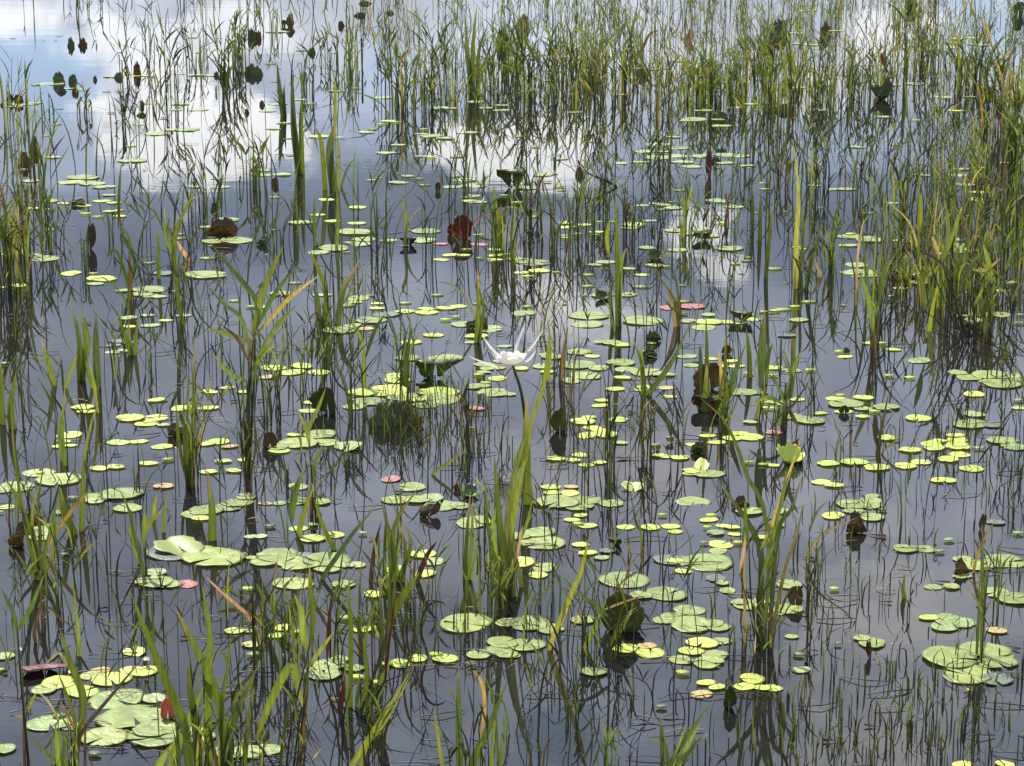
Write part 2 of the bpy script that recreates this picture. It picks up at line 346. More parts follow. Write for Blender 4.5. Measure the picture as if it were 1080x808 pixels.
# ---------------------------------------------------------------- floating pads
def pad_mesh(name, seed, notch, oval, wob, lift):
    """unit-radius floating leaf; local +Y is the notch side"""
    r = random.Random(seed); NS, NR = 40, 6; vs = []; fs = []
    ph = [r.uniform(0, 6.28) for _ in range(6)]; ntc = r.uniform(.05, .16) if notch else 0
    tear = [(r.uniform(0, 6.28), r.uniform(.08, .2), r.uniform(.1, .35)) for _ in range(r.choice([0, 0, 1, 2]))]
    up = r.uniform(0, 6.28)
    def rim(a):
        k = 1 + wob * (math.sin(2 * a + ph[0]) * .7 + math.sin(3 * a + ph[1]) * .5 + math.sin(7 * a + ph[2]) * .28 + math.sin(13 * a + ph[3]) * .16)
        for ta, tw, td in tear:
            d = abs((a - ta + math.pi) % (2 * math.pi) - math.pi)
            if d < tw: k *= 1 - td * (1 - d / tw)
        return k
    a0 = math.pi / 2 + ntc; span = 2 * math.pi - 2 * ntc
    for i in range(NR + 1):
        t = i / NR
        for j in range(NS + 1):
            a = a0 + span * j / NS; k = rim(a) * t
            x, y = math.cos(a) * k, math.sin(a) * k * oval
            e = max(0, math.cos(a - up)) ** 3
            z = lift * (t ** 3 * .5 + e * t ** 3 * 1.6) + .012 * math.sin(x * 5 + ph[4]) * t + .012 * math.sin(y * 6 + ph[5]) * t - .02 * (1 - t)
            vs.append((x, y, z))
    W = NS + 1
    for i in range(NR):
        for j in range(NS): fs.append((i * W + j, (i + 1) * W + j, (i + 1) * W + j + 1, i * W + j + 1))
    # rim thickness and underside edge
    o = len(vs)
    for j in range(W):
        x, y, z = vs[NR * W + j]; vs.append((x * .992, y * .992, z - .012))
    for j in range(NS): fs.append((NR * W + j, o + j, o + j + 1, NR * W + j + 1))
    me = bpy.data.meshes.new(name); me.from_pydata(vs, [], fs)
    me.polygons.foreach_set('use_smooth', [True] * len(fs)); me.materials.append(M['g']); me.update()
    return me
LILY = [pad_mesh('lily_pad', s, True, R.uniform(.86, 1), R.uniform(.025, .07), R.uniform(.0, .022)) for s in range(9)]
SHLD = [pad_mesh('watershield_pad', 50 + s, False, R.uniform(.62, .88), R.uniform(.015, .05), R.uniform(.0, .03)) for s in range(9)]

PADS = {
'00': "100,440,120,p 150,435,60,p 60,450,70,p 810,160,50,p 510,385,40,p 450,388,40,p 760,440,80,p 840,465,80,p 740,465,60,p 790,548,120,p 660,565,120,p 720,550,60,p 590,525,60,p 560,680,120,p 220,665,70,p 350,750,150,g 300,770,120,p 390,775,120,g 440,790,100,p 130,765,80,p 920,755,60,p 930,790,80,p 820,790,60,p 210,355,130,p 290,375,60,p 345,380,50,y 480,325,90,p 530,315,60,y 600,320,70,y 640,325,40,r 760,312,60,p 830,318,80,p 880,320,60,p 150,360,40,p 620,437,40,y 185,172,12,s 235,173,14,r 400,172,20,s 470,478,40,s 690,500,40,s",
'01': "50,470,70,p 90,440,80,p 120,520,70,p 75,545,60,p 180,420,60,p 230,440,50,p 340,385,70,p 265,578,85,y 340,580,60,p 420,375,50,p 540,413,90,p 665,455,40,p 775,455,90,p 560,512,60,y 590,518,50,y 530,527,40,y 465,560,70,p 740,575,100,p 800,585,80,p 700,565,60,p 710,548,50,p 550,646,80,p 600,613,60,p 700,660,60,p 740,665,50,y 930,430,90,p 970,457,60,p 1035,445,60,p 1035,465,70,p 820,458,60,p 890,560,90,p 690,757,40,p 600,772,80,p 30,740,90,p 110,738,90,p 20,720,80,p 880,760,110,p 920,785,110,p 830,790,80,p 60,270,50,p 90,135,110,p 190,215,50,p 640,745,60,p",
'02': "180,300,100,g 170,340,100,p 40,322,60,p 500,290,80,p 590,295,80,p 640,290,60,o 490,327,80,p 420,325,60,p 455,400,60,p 270,475,60,p 100,622,50,p 810,467,90,p 770,505,120,p 740,510,60,p 870,505,60,p 885,532,80,p 940,455,80,p 1010,440,80,p 700,258,80,p 620,610,120,p 700,625,100,p 560,640,90,p 640,640,60,p 620,665,130,p 540,685,80,p 700,660,90,p 800,660,100,p 900,655,110,p 960,660,90,p 720,685,100,p 760,705,80,p 900,690,80,p 990,700,60,p 460,690,60,p 680,580,60,p 30,750,60,p 130,740,80,p 200,790,50,p 60,795,100,p 150,770,40,r",
'03': "160,20,100,p 160,45,100,p 120,185,60,p 190,190,70,y 210,205,60,p 110,140,80,p 290,130,70,p 130,370,70,p 500,358,120,p 420,360,60,p 620,355,90,p 790,180,80,p 860,160,100,p 890,190,110,p 800,165,60,y 780,200,90,p 1000,230,60,p 710,450,40,p 790,468,70,y 740,410,80,p 380,622,60,p 490,495,60,p 630,510,50,p 820,715,80,p 895,712,50,y 800,740,80,p 830,780,90,p 195,785,60,p 290,800,80,p 330,800,80,p 650,740,70,p 1020,690,80,p 60,450,60,p 210,465,70,p 950,310,60,p 910,340,70,p 850,410,60,p",
'10': "210,42,90,g 140,72,70,y 210,78,50,p 270,52,60,o 350,60,75,y 430,42,75,y 480,50,60,y 460,17,60,g 362,97,50,y 412,110,50,y 465,86,60,y 504,106,60,y 60,258,140,g 190,285,130,g 300,347,100,y 395,350,45,y 430,370,140,y 20,410,50,y 80,400,80,y 690,347,100,s 870,352,190,g 520,420,70,g 630,415,150,g 600,435,100,g 670,446,70,p 540,535,80,p 620,525,60,p 545,572,60,y 635,567,80,p 700,545,60,y 775,525,65,p 500,632,90,s 550,640,70,s 480,650,60,s 480,678,70,p 530,675,60,p 20,730,40,p 1060,490,50,p 960,120,110,p 870,150,60,g 1000,208,150,g 740,425,40,s",
'11': "297,35,65,y 430,68,90,y 262,100,60,y 190,132,110,g 322,127,65,y 425,135,80,y 420,172,160,g 330,240,150,g 440,222,110,p 560,208,70,p 718,168,130,g 705,207,130,g 630,232,35,y 900,40,60,y 905,20,90,p 935,45,80,p 1050,20,50,p 940,187,50,y 945,225,80,r 780,222,60,r 820,270,70,y 875,270,60,y 782,289,70,y 1010,247,65,y 1010,270,70,y 1010,290,65,y 1060,270,50,y 945,285,40,p 110,432,110,g 280,438,80,p 430,452,110,g 415,470,65,y 515,473,60,y 510,495,65,y 485,545,140,g 350,587,150,g 460,580,80,o 628,508,85,y 720,512,100,y 720,497,70,y 800,495,80,y 855,487,70,y 800,545,50,y 845,533,40,y 870,563,100,p 750,608,90,y 655,638,85,y 930,612,100,y 910,638,60,p 75,745,110,y 195,738,110,y 150,765,120,y 265,765,95,y 50,785,80,o 640,705,110,g 800,705,150,g 590,780,100,y 600,797,120,y 960,730,90,g 1040,715,90,p 940,778,50,y 1020,790,90,y 1050,655,60,p 960,765,60,p 985,580,130,p 25,490,60,p 1000,745,110,g",
'12': "230,152,75,y 305,142,60,y 230,135,60,y 230,200,50,y 225,190,55,p 275,183,50,y 355,172,60,y 370,132,30,y 90,300,160,g 50,290,80,p 40,343,60,y 115,337,90,y 65,362,45,y 395,300,85,p 350,310,60,p 490,327,65,p 600,313,90,g 650,320,40,p 550,353,60,y 380,440,100,g 480,437,100,g 515,140,100,y 500,155,80,p 580,125,60,p 605,52,60,p 550,60,60,p 680,72,80,p 640,58,60,p 870,40,110,p 935,65,90,p 885,136,50,y 800,160,100,p 740,180,80,p 840,190,70,g 690,165,100,p 700,248,90,p 920,242,130,g 570,240,70,p 325,525,180,g 555,548,180,g 660,492,90,r 760,488,110,r 720,520,50,r 830,523,60,p 740,548,80,g 830,552,120,y 810,575,120,g 900,552,90,y 950,555,80,y 1010,540,80,y 1060,512,40,y 1000,525,50,y 50,515,110,g 380,638,70,p 420,640,90,p 460,650,80,y 590,647,40,y 285,680,110,g 340,697,65,y 280,733,170,g 310,780,140,g 460,724,130,g 480,752,100,p 570,765,150,g 470,788,75,y 740,697,90,p 760,735,70,p 840,708,60,y 880,740,60,y 925,717,60,y 950,738,70,y 40,750,60,y 150,763,60,y 580,700,40,y 575,680,50,p 640,775,100,g 170,700,100,g 130,740,90,p 150,690,70,p 1000,772,50,y",
'13': "430,205,140,g 570,210,80,p 340,230,80,p 350,183,50,y 520,50,60,p 375,310,110,g 400,347,180,g 345,345,80,p 640,388,90,g 560,410,60,p 740,265,60,p 820,228,80,p 830,250,120,p 800,205,60,p 905,196,50,y 930,214,55,y 855,250,80,y 30,508,50,y 115,490,55,y 130,545,80,p 80,610,80,s 120,240,50,y 150,247,35,y 430,642,60,y 480,645,50,y 530,670,60,y 300,680,40,y 325,698,65,y 640,715,110,p 820,525,70,p 900,520,110,g 980,520,100,g 870,545,100,p 990,420,60,p 1065,525,40,p 1060,560,50,p 800,765,90,p 930,775,150,g 850,785,120,g 600,790,50,y 510,782,50,y 20,745,90,y 100,757,80,p 180,758,50,y 20,780,50,y 1050,800,100,g 880,35,70,p 890,5,90,p",
'20': "665,75,80,y 350,104,100,y 365,122,80,y 293,221,110,y 270,248,60,y 295,265,65,y 250,270,60,y 550,150,130,y 660,148,120,y 620,172,110,y 690,180,60,p 500,253,100,y 585,250,80,y 685,270,95,y 628,343,80,y 710,328,55,y 420,364,75,y 490,357,75,y 768,109,105,y 880,108,85,y 883,39,75,y 1030,40,60,y 960,22,60,o 920,248,110,y 870,260,75,y 970,270,72,o 943,333,70,y 985,373,70,y 880,378,75,y 1035,325,65,y 250,410,200,g 70,440,160,g 20,455,80,g 410,485,130,g 510,470,190,g 400,500,90,g 540,530,130,g 690,438,90,o 170,385,40,y 30,525,70,y 5,550,25,y 250,550,60,g 180,620,150,g 1000,508,140,g 870,540,150,g 820,555,120,g 850,575,80,y 870,525,70,g 900,740,280,g 870,700,60,g 1060,740,50,g 1060,650,60,p 270,730,40,o 310,490,50,o 660,803,100,p",
'21': "230,87,60,y 220,119,75,y 270,220,150,g 160,222,60,y 180,255,180,g 100,288,95,y 350,260,70,y 400,78,40,y 480,80,150,g 560,35,200,y 450,42,140,y 620,60,150,g 770,38,180,y 780,70,180,g 680,75,60,y 1000,40,160,g 970,5,50,y 1070,50,60,g 175,440,100,g 100,510,60,g 180,500,110,g 275,505,90,g 40,510,60,o 240,660,110,y 335,643,90,y 180,615,80,y 240,605,50,p 90,730,200,g 180,765,200,g 300,750,210,g 30,760,120,g 420,770,90,g 660,440,135,g 590,495,130,g 680,495,130,g 780,520,150,g 860,520,100,g 570,408,95,r 705,725,120,y 750,755,110,p 585,788,100,y 920,590,170,g 450,640,40,p 910,195,25,y 930,110,70,r 20,650,60,p 60,610,50,r 720,803,90,y",
'22': "435,28,80,y 380,75,60,y 370,97,70,y 300,165,115,y 325,148,60,y 450,156,90,y 340,192,75,y 370,205,70,y 325,222,110,y 400,222,100,y 185,323,80,y 260,329,60,y 290,305,75,y 315,348,65,y 370,339,60,y 560,25,110,y 655,22,70,o 665,60,65,y 468,320,45,o 620,308,60,y 710,318,80,y 650,314,60,y 750,368,60,y 830,385,140,g 760,380,60,y 825,225,70,y 865,252,80,y 960,215,80,y 1010,232,110,y 930,235,90,y 765,262,65,y 1005,168,60,p 970,40,140,g 880,65,80,g 1070,110,40,y 1070,90,40,y 1000,340,50,y 1060,350,45,y 460,255,60,p 165,440,90,y 170,467,70,y 245,467,90,y 250,440,60,o 190,505,200,g 300,490,180,g 420,510,110,g 280,520,150,g 765,502,150,g 480,610,75,y 585,612,80,y 670,607,80,y 690,630,60,y 635,563,40,y 255,580,70,y 290,563,60,y 320,605,80,y 290,685,70,y 320,720,80,y 280,600,50,y 380,740,70,p 840,565,50,y 830,580,80,y 825,615,40,y 890,605,60,y 940,640,60,y 930,612,70,y 860,635,80,g 880,685,110,y 870,710,90,g 955,680,50,y 1050,655,70,y 810,680,40,r 130,675,210,g 30,650,100,g 40,760,130,y 140,780,120,g 820,760,240,g 690,755,70,y 720,797,75,y 400,712,60,s 1000,545,120,g",
'23': "30,82,70,y 60,97,45,y 20,112,40,y 125,72,60,y 175,160,145,g 305,57,40,y 285,68,80,y 330,90,170,g 405,65,90,y 320,122,80,y 500,105,120,g 400,110,80,g 220,130,60,y 400,145,60,y 450,125,50,y 635,151,115,y 870,50,95,y 985,5,180,g 1060,78,50,p 1060,108,60,y 870,135,100,p 855,177,160,g 990,243,145,g 500,235,90,y 530,243,45,y 600,285,95,y 690,258,100,y 700,275,100,y 725,245,60,y 790,225,80,y 800,242,105,y 800,262,100,y 800,272,110,y 810,305,90,y 760,325,95,y 580,352,105,y 645,336,90,y 860,363,110,y 740,413,110,y 255,342,100,y 365,337,120,y 458,359,110,y 280,435,80,y 225,420,85,y 20,350,60,y 275,562,110,y 360,515,150,g 430,500,110,g 430,520,110,g 440,570,110,g 485,540,40,p 330,505,60,p 440,480,70,g 580,703,110,g 665,702,100,g 725,717,45,o 820,745,90,g 1000,755,190,g 765,668,50,p 1055,640,50,p 960,590,80,s 60,545,80,g 40,605,60,y 20,650,50,y 20,210,80,r 890,280,50,p",
'30': "650,35,170,g 710,45,110,g 790,42,100,r 1045,67,55,y 990,240,80,y 1060,240,60,p 610,412,130,y 470,445,170,y 555,405,100,y 250,460,155,y 345,495,160,y 420,410,100,o 490,530,250,g 565,605,310,g 440,690,210,g 650,690,240,g 20,740,110,g 20,348,90,g 5,410,30,y 650,525,110,p 400,765,60,o 1040,755,160,g 250,605,60,r 210,628,200,p 1060,300,80,p 1070,345,60,p 850,690,140,g",
'31': "495,88,95,y 710,5,85,y 370,45,110,g 160,40,180,g 90,260,80,y 170,250,60,y 120,228,90,y 290,427,140,g 310,385,150,g 415,400,90,g 430,440,60,y 520,462,60,y 450,235,80,y 500,232,40,y 380,190,60,y 550,385,60,y 610,378,110,y 685,355,90,y 760,345,60,y 800,360,110,y 885,207,250,g 1060,205,110,g 1040,290,150,g 1030,320,120,g 940,342,110,g 1060,340,100,g 50,743,125,g 910,385,60,r",
'32': "75,208,190,g 60,300,170,g 10,345,60,g 475,25,220,g 650,85,190,g 110,5,90,y 750,152,140,g 680,182,120,g 760,215,200,g 640,195,100,g 850,210,100,g 300,195,110,g 490,190,120,g 480,318,115,y 585,333,130,y 570,305,80,o 803,292,140,y 755,327,115,y 715,362,115,g 830,375,150,g 720,422,60,y 345,415,120,g 820,462,80,y 865,480,75,y 980,478,100,y 1015,441,115,y 1055,482,80,y 800,508,100,o 630,566,50,o 890,40,60,g 910,70,80,g 860,18,100,s 1000,130,140,g 960,120,80,g",
'33': "90,45,120,g 90,150,130,g 40,160,90,g 697,55,80,g 775,54,80,g 1040,105,170,g 680,185,85,y 750,195,100,p 810,205,140,p 745,225,120,p 440,292,135,g 770,355,260,g 970,375,170,g 840,425,230,g 900,130,45,o 965,240,90,o 100,265,60,g 140,405,80,p 20,482,80,y 280,67,45,y 820,10,80,p 850,497,25,y 130,345,50,p 820,805,90,y 1000,805,80,y 295,300,35,s",
}
COLN = {'g': 'green', 'p': 'pale green', 'y': 'yellow-green', 's': 'dull submerged-looking', 'r': 'pink', 'o': 'yellowing'}
pads = []
for tile, txt in PADS.items():
    for e in txt.split():
        X, Y, W, t = e.split(','); px, py = tp(tile, float(X), float(Y)); pads.append((px, py, float(W) / 4, t))
for p in list(pads):
    if p[2] >= 33 and p[1] > 90 and R.random() < .62:
        a = R.uniform(0, 6.28); k = R.uniform(.5, .85); dx = math.cos(a) * p[2] * .5 * (.55 + k); dy = math.sin(a) * p[2] * .16 * (.55 + k)
        pads.append((p[0] + dx, p[1] + dy, p[2] * k, R.choice('gggps')))
lily = [p for p in pads if p[2] >= 22 or p[3] in 'g']
shld = [p for p in pads if not (p[2] >= 22 or p[3] in 'g')]
shld.sort(key=lambda p: -p[2])
def put_pad(i, p, meshes, name, z):
    px, py, w, t = p; P = ground(px, py); r = w / ppm(P) / 2
    o = bpy.data.objects.new(name, meshes[R.randrange(len(meshes))]); C.objects.link(o)
    o.location = (P.x, P.y, z); k = r * (1.0 if name == 'lily_pad' else 1.08)
    o.scale = (k, k, k)
    yaw = R.uniform(-.5, .5) + (R.choice([0, math.pi]) if name != 'lily_pad' else R.uniform(0, 6.28))
    tl = .035 if P.y < 14 else .02
    o.rotation_euler = (R.uniform(-.9, .6) * tl * .8, R.uniform(-1, 1) * tl * .7, yaw)
    o.material_slots[0].link = 'OBJECT'; o.material_slots[0].material = M[t]
    return o, r * 2
for i, p in enumerate(lily):
    z = .0014 + .003 * R.random()
    o, d = put_pad(i, p, LILY, 'lily_pad', z)
    sz = 'small' if d < .10 else 'medium' if d < .15 else 'large'
    tag(o, None, 'lily pad', 'lily pads floating on the water'); PENDING.append((o, f"{sz} {COLN[p[3]]} lily pad", p[0], p[1]))
for i, p in enumerate(shld[:300]):
    z = .0016 + .003 * R.random()
    o, d = put_pad(i, p, SHLD, 'watershield_pad', z)
    sz = 'small' if d < .062 else 'mid-size'
    tag(o, None, 'floating leaf', 'oval watershield pads floating on the water'); PENDING.append((o, f"{sz} {COLN[p[3]]} oval pad", p[0], p[1]))
# the rest of the watershield, the smallest in view, plus scattered specks of leaf
mb = MB()
def flat_leaf(mb, P, r, ov, yaw, col, z, tilt=0):
    vs = []; k = 12; ca, sa = math.cos(yaw), math.sin(yaw)
    vs.append(Vector((P.x, P.y, z))); 
    for ring, zz in ((1, z), (.97, z - .002)):
        for j in range(k):
            a = j * 2 * math.pi / k; x = r * ring * math.cos(a); y = r * ring * ov * math.sin(a)
            vs.append(Vector((P.x + x * ca - y * sa, P.y + x * sa + y * ca, zz + 0)))
    fs = [(0, 1 + j, 1 + (j + 1) % k) for j in range(k)] + [(1 + j, 1 + k + j, 1 + k + (j + 1) % k, 1 + (j + 1) % k) for j in range(k)]
    mb.add(vs, fs, [col] * len(vs))
for p in shld[300:]:
    P = ground(p[0], p[1]); flat_leaf(mb, P, p[2] / ppm(P) / 2, .75, R.uniform(-.4, .4), jit({'y': (.42, .54, .06), 'p': (.25, .34, .11)}.get(p[3], (.2, .2, .1))), .007)
for _ in range(150):
    px, py = R.uniform(-60, 1140), R.uniform(15, 330); P = ground(px, py)
    flat_leaf(mb, P, R.uniform(.012, .04), .75, R.uniform(-.4, .4), jit((.28, .36, .11)), .004)
for _ in range(260):
    px, py = R.choice([R.uniform(-700, -60), R.uniform(1140, 1780)]), R.uniform(40, 800); P = ground(px, py)
    flat_leaf(mb, P, R.uniform(.02, .055), .85, R.uniform(-.4, .4), jit(R.choice([(.42, .54, .07), (.28, .36, .11), (.20, .28, .09)])), R.uniform(.003, .007))
tag(mb.build('small_floating_leaves', BLADE), 'tiny pale floating leaves scattered over the water between the pads', 'floating leaves', kind='stuff')
mb = MB()
for _ in range(800):
    px, py = R.uniform(-40, 1120), R.uniform(60, 815); P = ground(px, py); q = R.random()
    if q < .6: flat_leaf(mb, P, R.uniform(.0012, .0042), R.uniform(.3, .8), R.uniform(0, 3), jit(R.choice([G['b'], G['k'], (.3, .3, .22), G['d'], G['d']])), .001, ) if R.random() < .7 else ribbon(mb, [P + Vector((0, 0, .002)), P + Vector((R.uniform(-.02, .02), R.uniform(-.02, .02), .006)), P + Vector((R.uniform(-.045, .045), R.uniform(-.03, .03), .002))], R.uniform(.003, .008), blade_cols(R.choice('bskd')), n=4, base_w=.3, yaw=R.uniform(-1, 1))
    else:
        a = R.uniform(-.35, .35) + R.choice([0, math.pi]); l = R.uniform(.03, .12); d = Vector((math.cos(a), math.sin(a), 0)) * l
        q0 = Vector((P.x, P.y, .004)); tube(mb, [q0, q0 + d * .5 + Vector((0, R.uniform(-.2, .2) * l, .004)), q0 + d], .0014, .0009, [jit(G[R.choice('bskk')])] * 2, 4, 4)
tag(mb.build('floating_debris', BLADE), 'specks, straws and bits of dead plant floating on the dark water', 'floating debris', kind='stuff')

# ---------------------------------------------------------------- leaves that stand, fold or tilt out of the water
def standing(px, py, w, h, mat, desc, style='up', label=None, yaw=None, seed=None, stalk=True):
    """px,py = middle of the waterline; w,h in photo pixels"""
    r = random.Random(seed if seed is not None else int(px * 13 + py * 7))
    P = ground(px, py); s = ppm(P); w = w / s; h = h / s
    t = empty('standing_leaf', P); tag(t, None, 'standing leaf', 'lily leaves standing out of the water')
    yaw = r.uniform(-.35, .35) if yaw is None else yaw
    NS, NR = 44, 8; vs = []; fs = []; ph = [r.uniform(0, 6.28) for _ in range(5)]
    curl = r.uniform(.25, .6) * r.choice([1, -1]); lean = r.uniform(-.25, .3); wob = .085 if style not in ('taco', 'half') else .12
    notch = .10; a0 = -math.pi / 2 + notch; span = 2 * math.pi - 2 * notch
    for i in range(NR + 1):
        q = i / NR
        for j in range(NS + 1):
            a = a0 + span * j / NS
            k = q * (1 + wob * q * ((math.sin(2 * a + ph[0]) * .8 + math.sin(3 * a + ph[1])) * (.45 if style == 'half' else 1) + .5 * math.sin(7 * a + ph[2]) + .4 * math.sin(12 * a + ph[3])))
            u, v = k * math.cos(a), k * math.sin(a)
            if style == 'up':          # upright, curled about its long axis
                x = u * w / 2; z = (v + .86) / 1.86 * h; y = curl * u * u * w * .7 + lean * z + .06 * w * math.sin(u * 3 + ph[4])
            elif style == 'taco':      # folded along the middle, fold down in the water, both halves up
                x = u * w / 2 * (1 - .15 * abs(v)); z = abs(v) ** .9 * h * (1 if v > 0 else .62); y = (v * .28 * w) + .05 * w * math.sin(u * 4 + ph[4]) - .1 * w * u * u
            elif style == 'half':      # ragged half disc, the rest under water
                kk = 1 - .35 * max(0, 1 - abs(u + .3) / .16) * (v > .3)
                x = u * w / 2 * (1.04 - .14 * abs(v)); z = v * h * kk * (1 - .12 * u); y = curl * u * u * w * .5 + (lean + .25) * max(z, 0) + .05 * w * math.sin(u * 4 + ph[4])
            elif style == 'bowl':      # rim raised towards us and behind
                x = u * w / 2; y = v * w * .38; z = h * (.25 + .75 * (.5 + .5 * v)) * k * k
            elif style == 'flop':      # half stands, tip flops forward
                ang = (v + 1) * 1.15; x = u * w / 2; z = h * math.sin(min(ang, 2.6)) ; y = -.25 * w * (1 - math.cos(ang)) + .06 * w * math.sin(u * 3 + ph[4])
            elif style == 'tilt':      # flat leaf lifted at its far edge
                dep = math.asin(max(-.99, min(.99, (P - CAM).normalized().z * -1)))
                al = max(.03, math.asin(min(.95, h / w)) - dep)
                x = u * w / 2; y = v * w / 2 * math.cos(al); z = (v + .9) * w / 2 * math.sin(al) + .05 * w * u * u + .02 * w * math.sin(u * 5 + ph[4])
            else:                      # 'narrow' rolled leaf
                tv = (v + .9) / 1.9; ang = u * 1.7; tw = w * (1.05 - .85 * abs(tv - .4) ** 1.3); x = math.sin(ang) * tw / 2 + lean * w * tv * 1.6; y = -math.cos(ang) * tw * .35 + .3 * lean * h * tv; z = tv * h * (1 + .08 * math.sin(u * 5 + ph[4]))
            cy, sy = math.cos(yaw), math.sin(yaw)
            vs.append((x * cy - y * sy, x * sy + y * cy, max(z, -.01) + .001))
    Wd = NS + 1
    for i in range(NR):
        for j in range(NS): fs.append((i * Wd + j, (i + 1) * Wd + j, (i + 1) * Wd + j + 1, i * Wd + j + 1))
    me = bpy.data.meshes.new('leaf_blade'); me.from_pydata(vs, [], fs); me.polygons.foreach_set('use_smooth', [True] * len(fs)); me.materials.append(M[mat])
    o = bpy.data.objects.new('leaf_blade', me); C.objects.link(o); o.parent = t
    sm = o.modifiers.new('thickness', 'SOLIDIFY'); sm.thickness = .0016
    if stalk and w > .035:
        mb = MB(); q = Vector((0, w * .12, h * .45 if style in ('up', 'narrow') else .004))
        tube(mb, [P + q, P + q + Vector((r.uniform(-.3, .3) * w, w * .15, -q.z * .5)), P + Vector((r.uniform(-.5, .5) * w, w * .3, -.05))], .0035, .003, [G['b'], G['m']])
        mb.build('stalk', BLADE, t, P.copy())
    if label: t['label'] = label; USED.add(label)
    else: PENDING.append((t, desc, px, py))
    return t
ST = []   # tile, X, Ybase, W, Hh, material, description, style
def st(tile, txt):
    for e in txt.split():
        X, Y, W, Hh, m, sty = e.split(','); px, py = tp(tile, float(X), float(Y))
        ST.append((px, py, float(W) / 4, float(Hh) / 4, m, sty))
st('00', "300,196,28,40,dk,up 250,352,50,50,dk,up 307,348,36,36,dk,up 318,393,28,25,br,flop 580,318,36,55,br,up 12,446,18,15,dk,flop 500,330,38,26,ol,flop 600,450,18,28,ol,up 598,488,40,14,dk,flop 945,333,40,38,br,up 912,322,25,20,dk,flop 1062,165,40,45,ol,up 1060,315,60,44,ol,taco 402,338,18,18,ol,up 145,640,40,60,dk,up 100,695,50,60,br,up 350,194,38,32,br,taco 255,388,50,20,dk,flop 1042,478,20,20,dk,flop")
st('01', "145,92,35,35,br,up 145,134,35,26,br,taco 115,112,25,28,dk,up 8,164,34,35,br,up 8,318,45,40,ol,up 360,112,25,25,br,flop 237,225,30,25,dk,flop 565,57,30,15,dk,flop 460,18,50,15,dk,flop 440,68,50,16,dk,flop 80,782,36,34,br,taco 1042,190,60,75,dk,up 768,806,25,36,br,up 25,445,25,20,br,flop")
st('02', "545,325,58,42,dk,taco 325,355,70,50,gr,taco 40,125,60,62,ol,up 885,645,48,20,dk,flop 285,740,36,36,br,taco 745,172,30,50,pk,narrow 875,502,72,32,dk,flop 860,680,40,18,dk,flop")
st('03', "240,150,42,55,ol,up 50,150,80,72,dk,taco 1055,62,50,52,dk,up 1050,110,40,24,dk,flop 65,470,70,32,dk,flop 892,792,46,42,br,taco 650,280,30,28,br,flop 485,250,30,30,rd,flop")
st('10', "335,58,66,27,ol,taco 380,240,42,110,br,narrow 715,418,15,15,dk,up 905,105,30,60,dk,narrow")
st('11', "645,226,66,34,dk,flop 905,582,46,34,ol,up 945,580,78,58,dk,taco 30,225,50,40,gr,taco")
st('12', "385,455,72,32,dk,bowl 970,545,100,44,ol,flop 595,632,56,46,dk,taco 580,700,56,40,dk,taco 485,80,22,24,dk,up 900,684,42,38,br,up 800,205,72,36,gr,flop 700,512,30,50,ol,up")
st('13', "860,580,80,32,dk,flop 330,684,26,26,ol,up")
st('20', "745,225,84,56,ol,taco 135,600,100,52,br,taco 75,690,70,90,br,taco")
st('21', "60,272,64,62,br,up 695,20,50,22,dk,flop 850,454,32,26,br,up 905,478,80,34,gr,bowl 720,560,80,60,br,narrow")
st('22', "435,686,60,34,dk,flop 785,296,62,50,dk,taco 605,288,46,32,o,flop 665,252,32,26,o,flop 965,525,72,46,br,taco 510,446,92,44,pl,tilt 800,362,68,50,yy,tilt")
st('23', "900,615,30,64,br,narrow 815,806,76,56,br,taco 322,128,40,34,dk,up")
st('30', "190,404,210,36,rd,flop 570,332,88,42,yy,tilt")
st('32', "915,560,50,96,dk,up")
st('33', "115,130,66,80,br,up 425,350,26,80,br,narrow")
M['pl'] = M['g']; M['yy'] = M['y']
DN = {'dk': 'dark', 'br': 'brown', 'rd': 'dark red', 'pk': 'pinkish', 'ol': 'olive', 'gr': 'green', 'o': 'rusty yellow', 'pl': 'pale green', 'yy': 'yellow-green'}
SN = {'half': 'leaf curled out of water', 'up': 'leaf standing upright', 'taco': 'folded leaf', 'flop': 'leaf lifted off water', 'bowl': 'cupped leaf', 'tilt': 'tilted leaf', 'narrow': 'rolled leaf'}
for px, py, w, h, m, sty in ST:
    if py < 200 and (sty in ('taco', 'flop') or (sty == 'up' and int(px) % 5 < 3)): sty = 'half'
    standing(px, py, w, h, m, f"{DN[m]} {SN[sty]}", sty)
# the ones that stand out
standing(487, 251, 21, 25, 'rd', '', 'up', 'dark red round leaf standing upright with its mirror image below')
standing(476, 247, 9, 11, 'rd', '', 'up', 'small dark red leaf at the left edge of the dark red standing leaf')
standing(417, 449, 55, 25, 'dk', '', 'half', 'largest dark olive leaf, folded open, thin rush stems around it', yaw=.15)
standing(347, 436, 28, 30, 'dk', '', 'up', 'dark olive leaf standing upright with a pale spot at its lower corner', yaw=-.5)
standing(459, 399, 44, 22, 'gr', '', 'flop', 'smooth green leaf folded over left of the white spider lily', yaw=.25)
standing(590, 455, 19, 26, 'ol', '', 'up', 'narrow olive leaf standing alone in open grey water right of the centre clump')
standing(658, 668, 47, 42, 'dk', '', 'up', 'tall dark green leaf with a pink curled tip above bright yellow pads', yaw=.2)
standing(652, 664, 34, 18, 'gr', '', 'bowl', 'bright green cupped leaf at the foot of the tall dark green leaf')
standing(748, 411, 36, 28, 'br', '', 'up', 'brown leaf with a torn top edge behind upright green blades', yaw=-.15)
standing(747, 432, 34, 16, 'br', '', 'flop', 'brown leaf curling over the water below the upright green blades')
standing(234, 250, 30, 22, 'br', '', 'taco', 'broad orange-brown leaf standing behind a pale pad at the left')
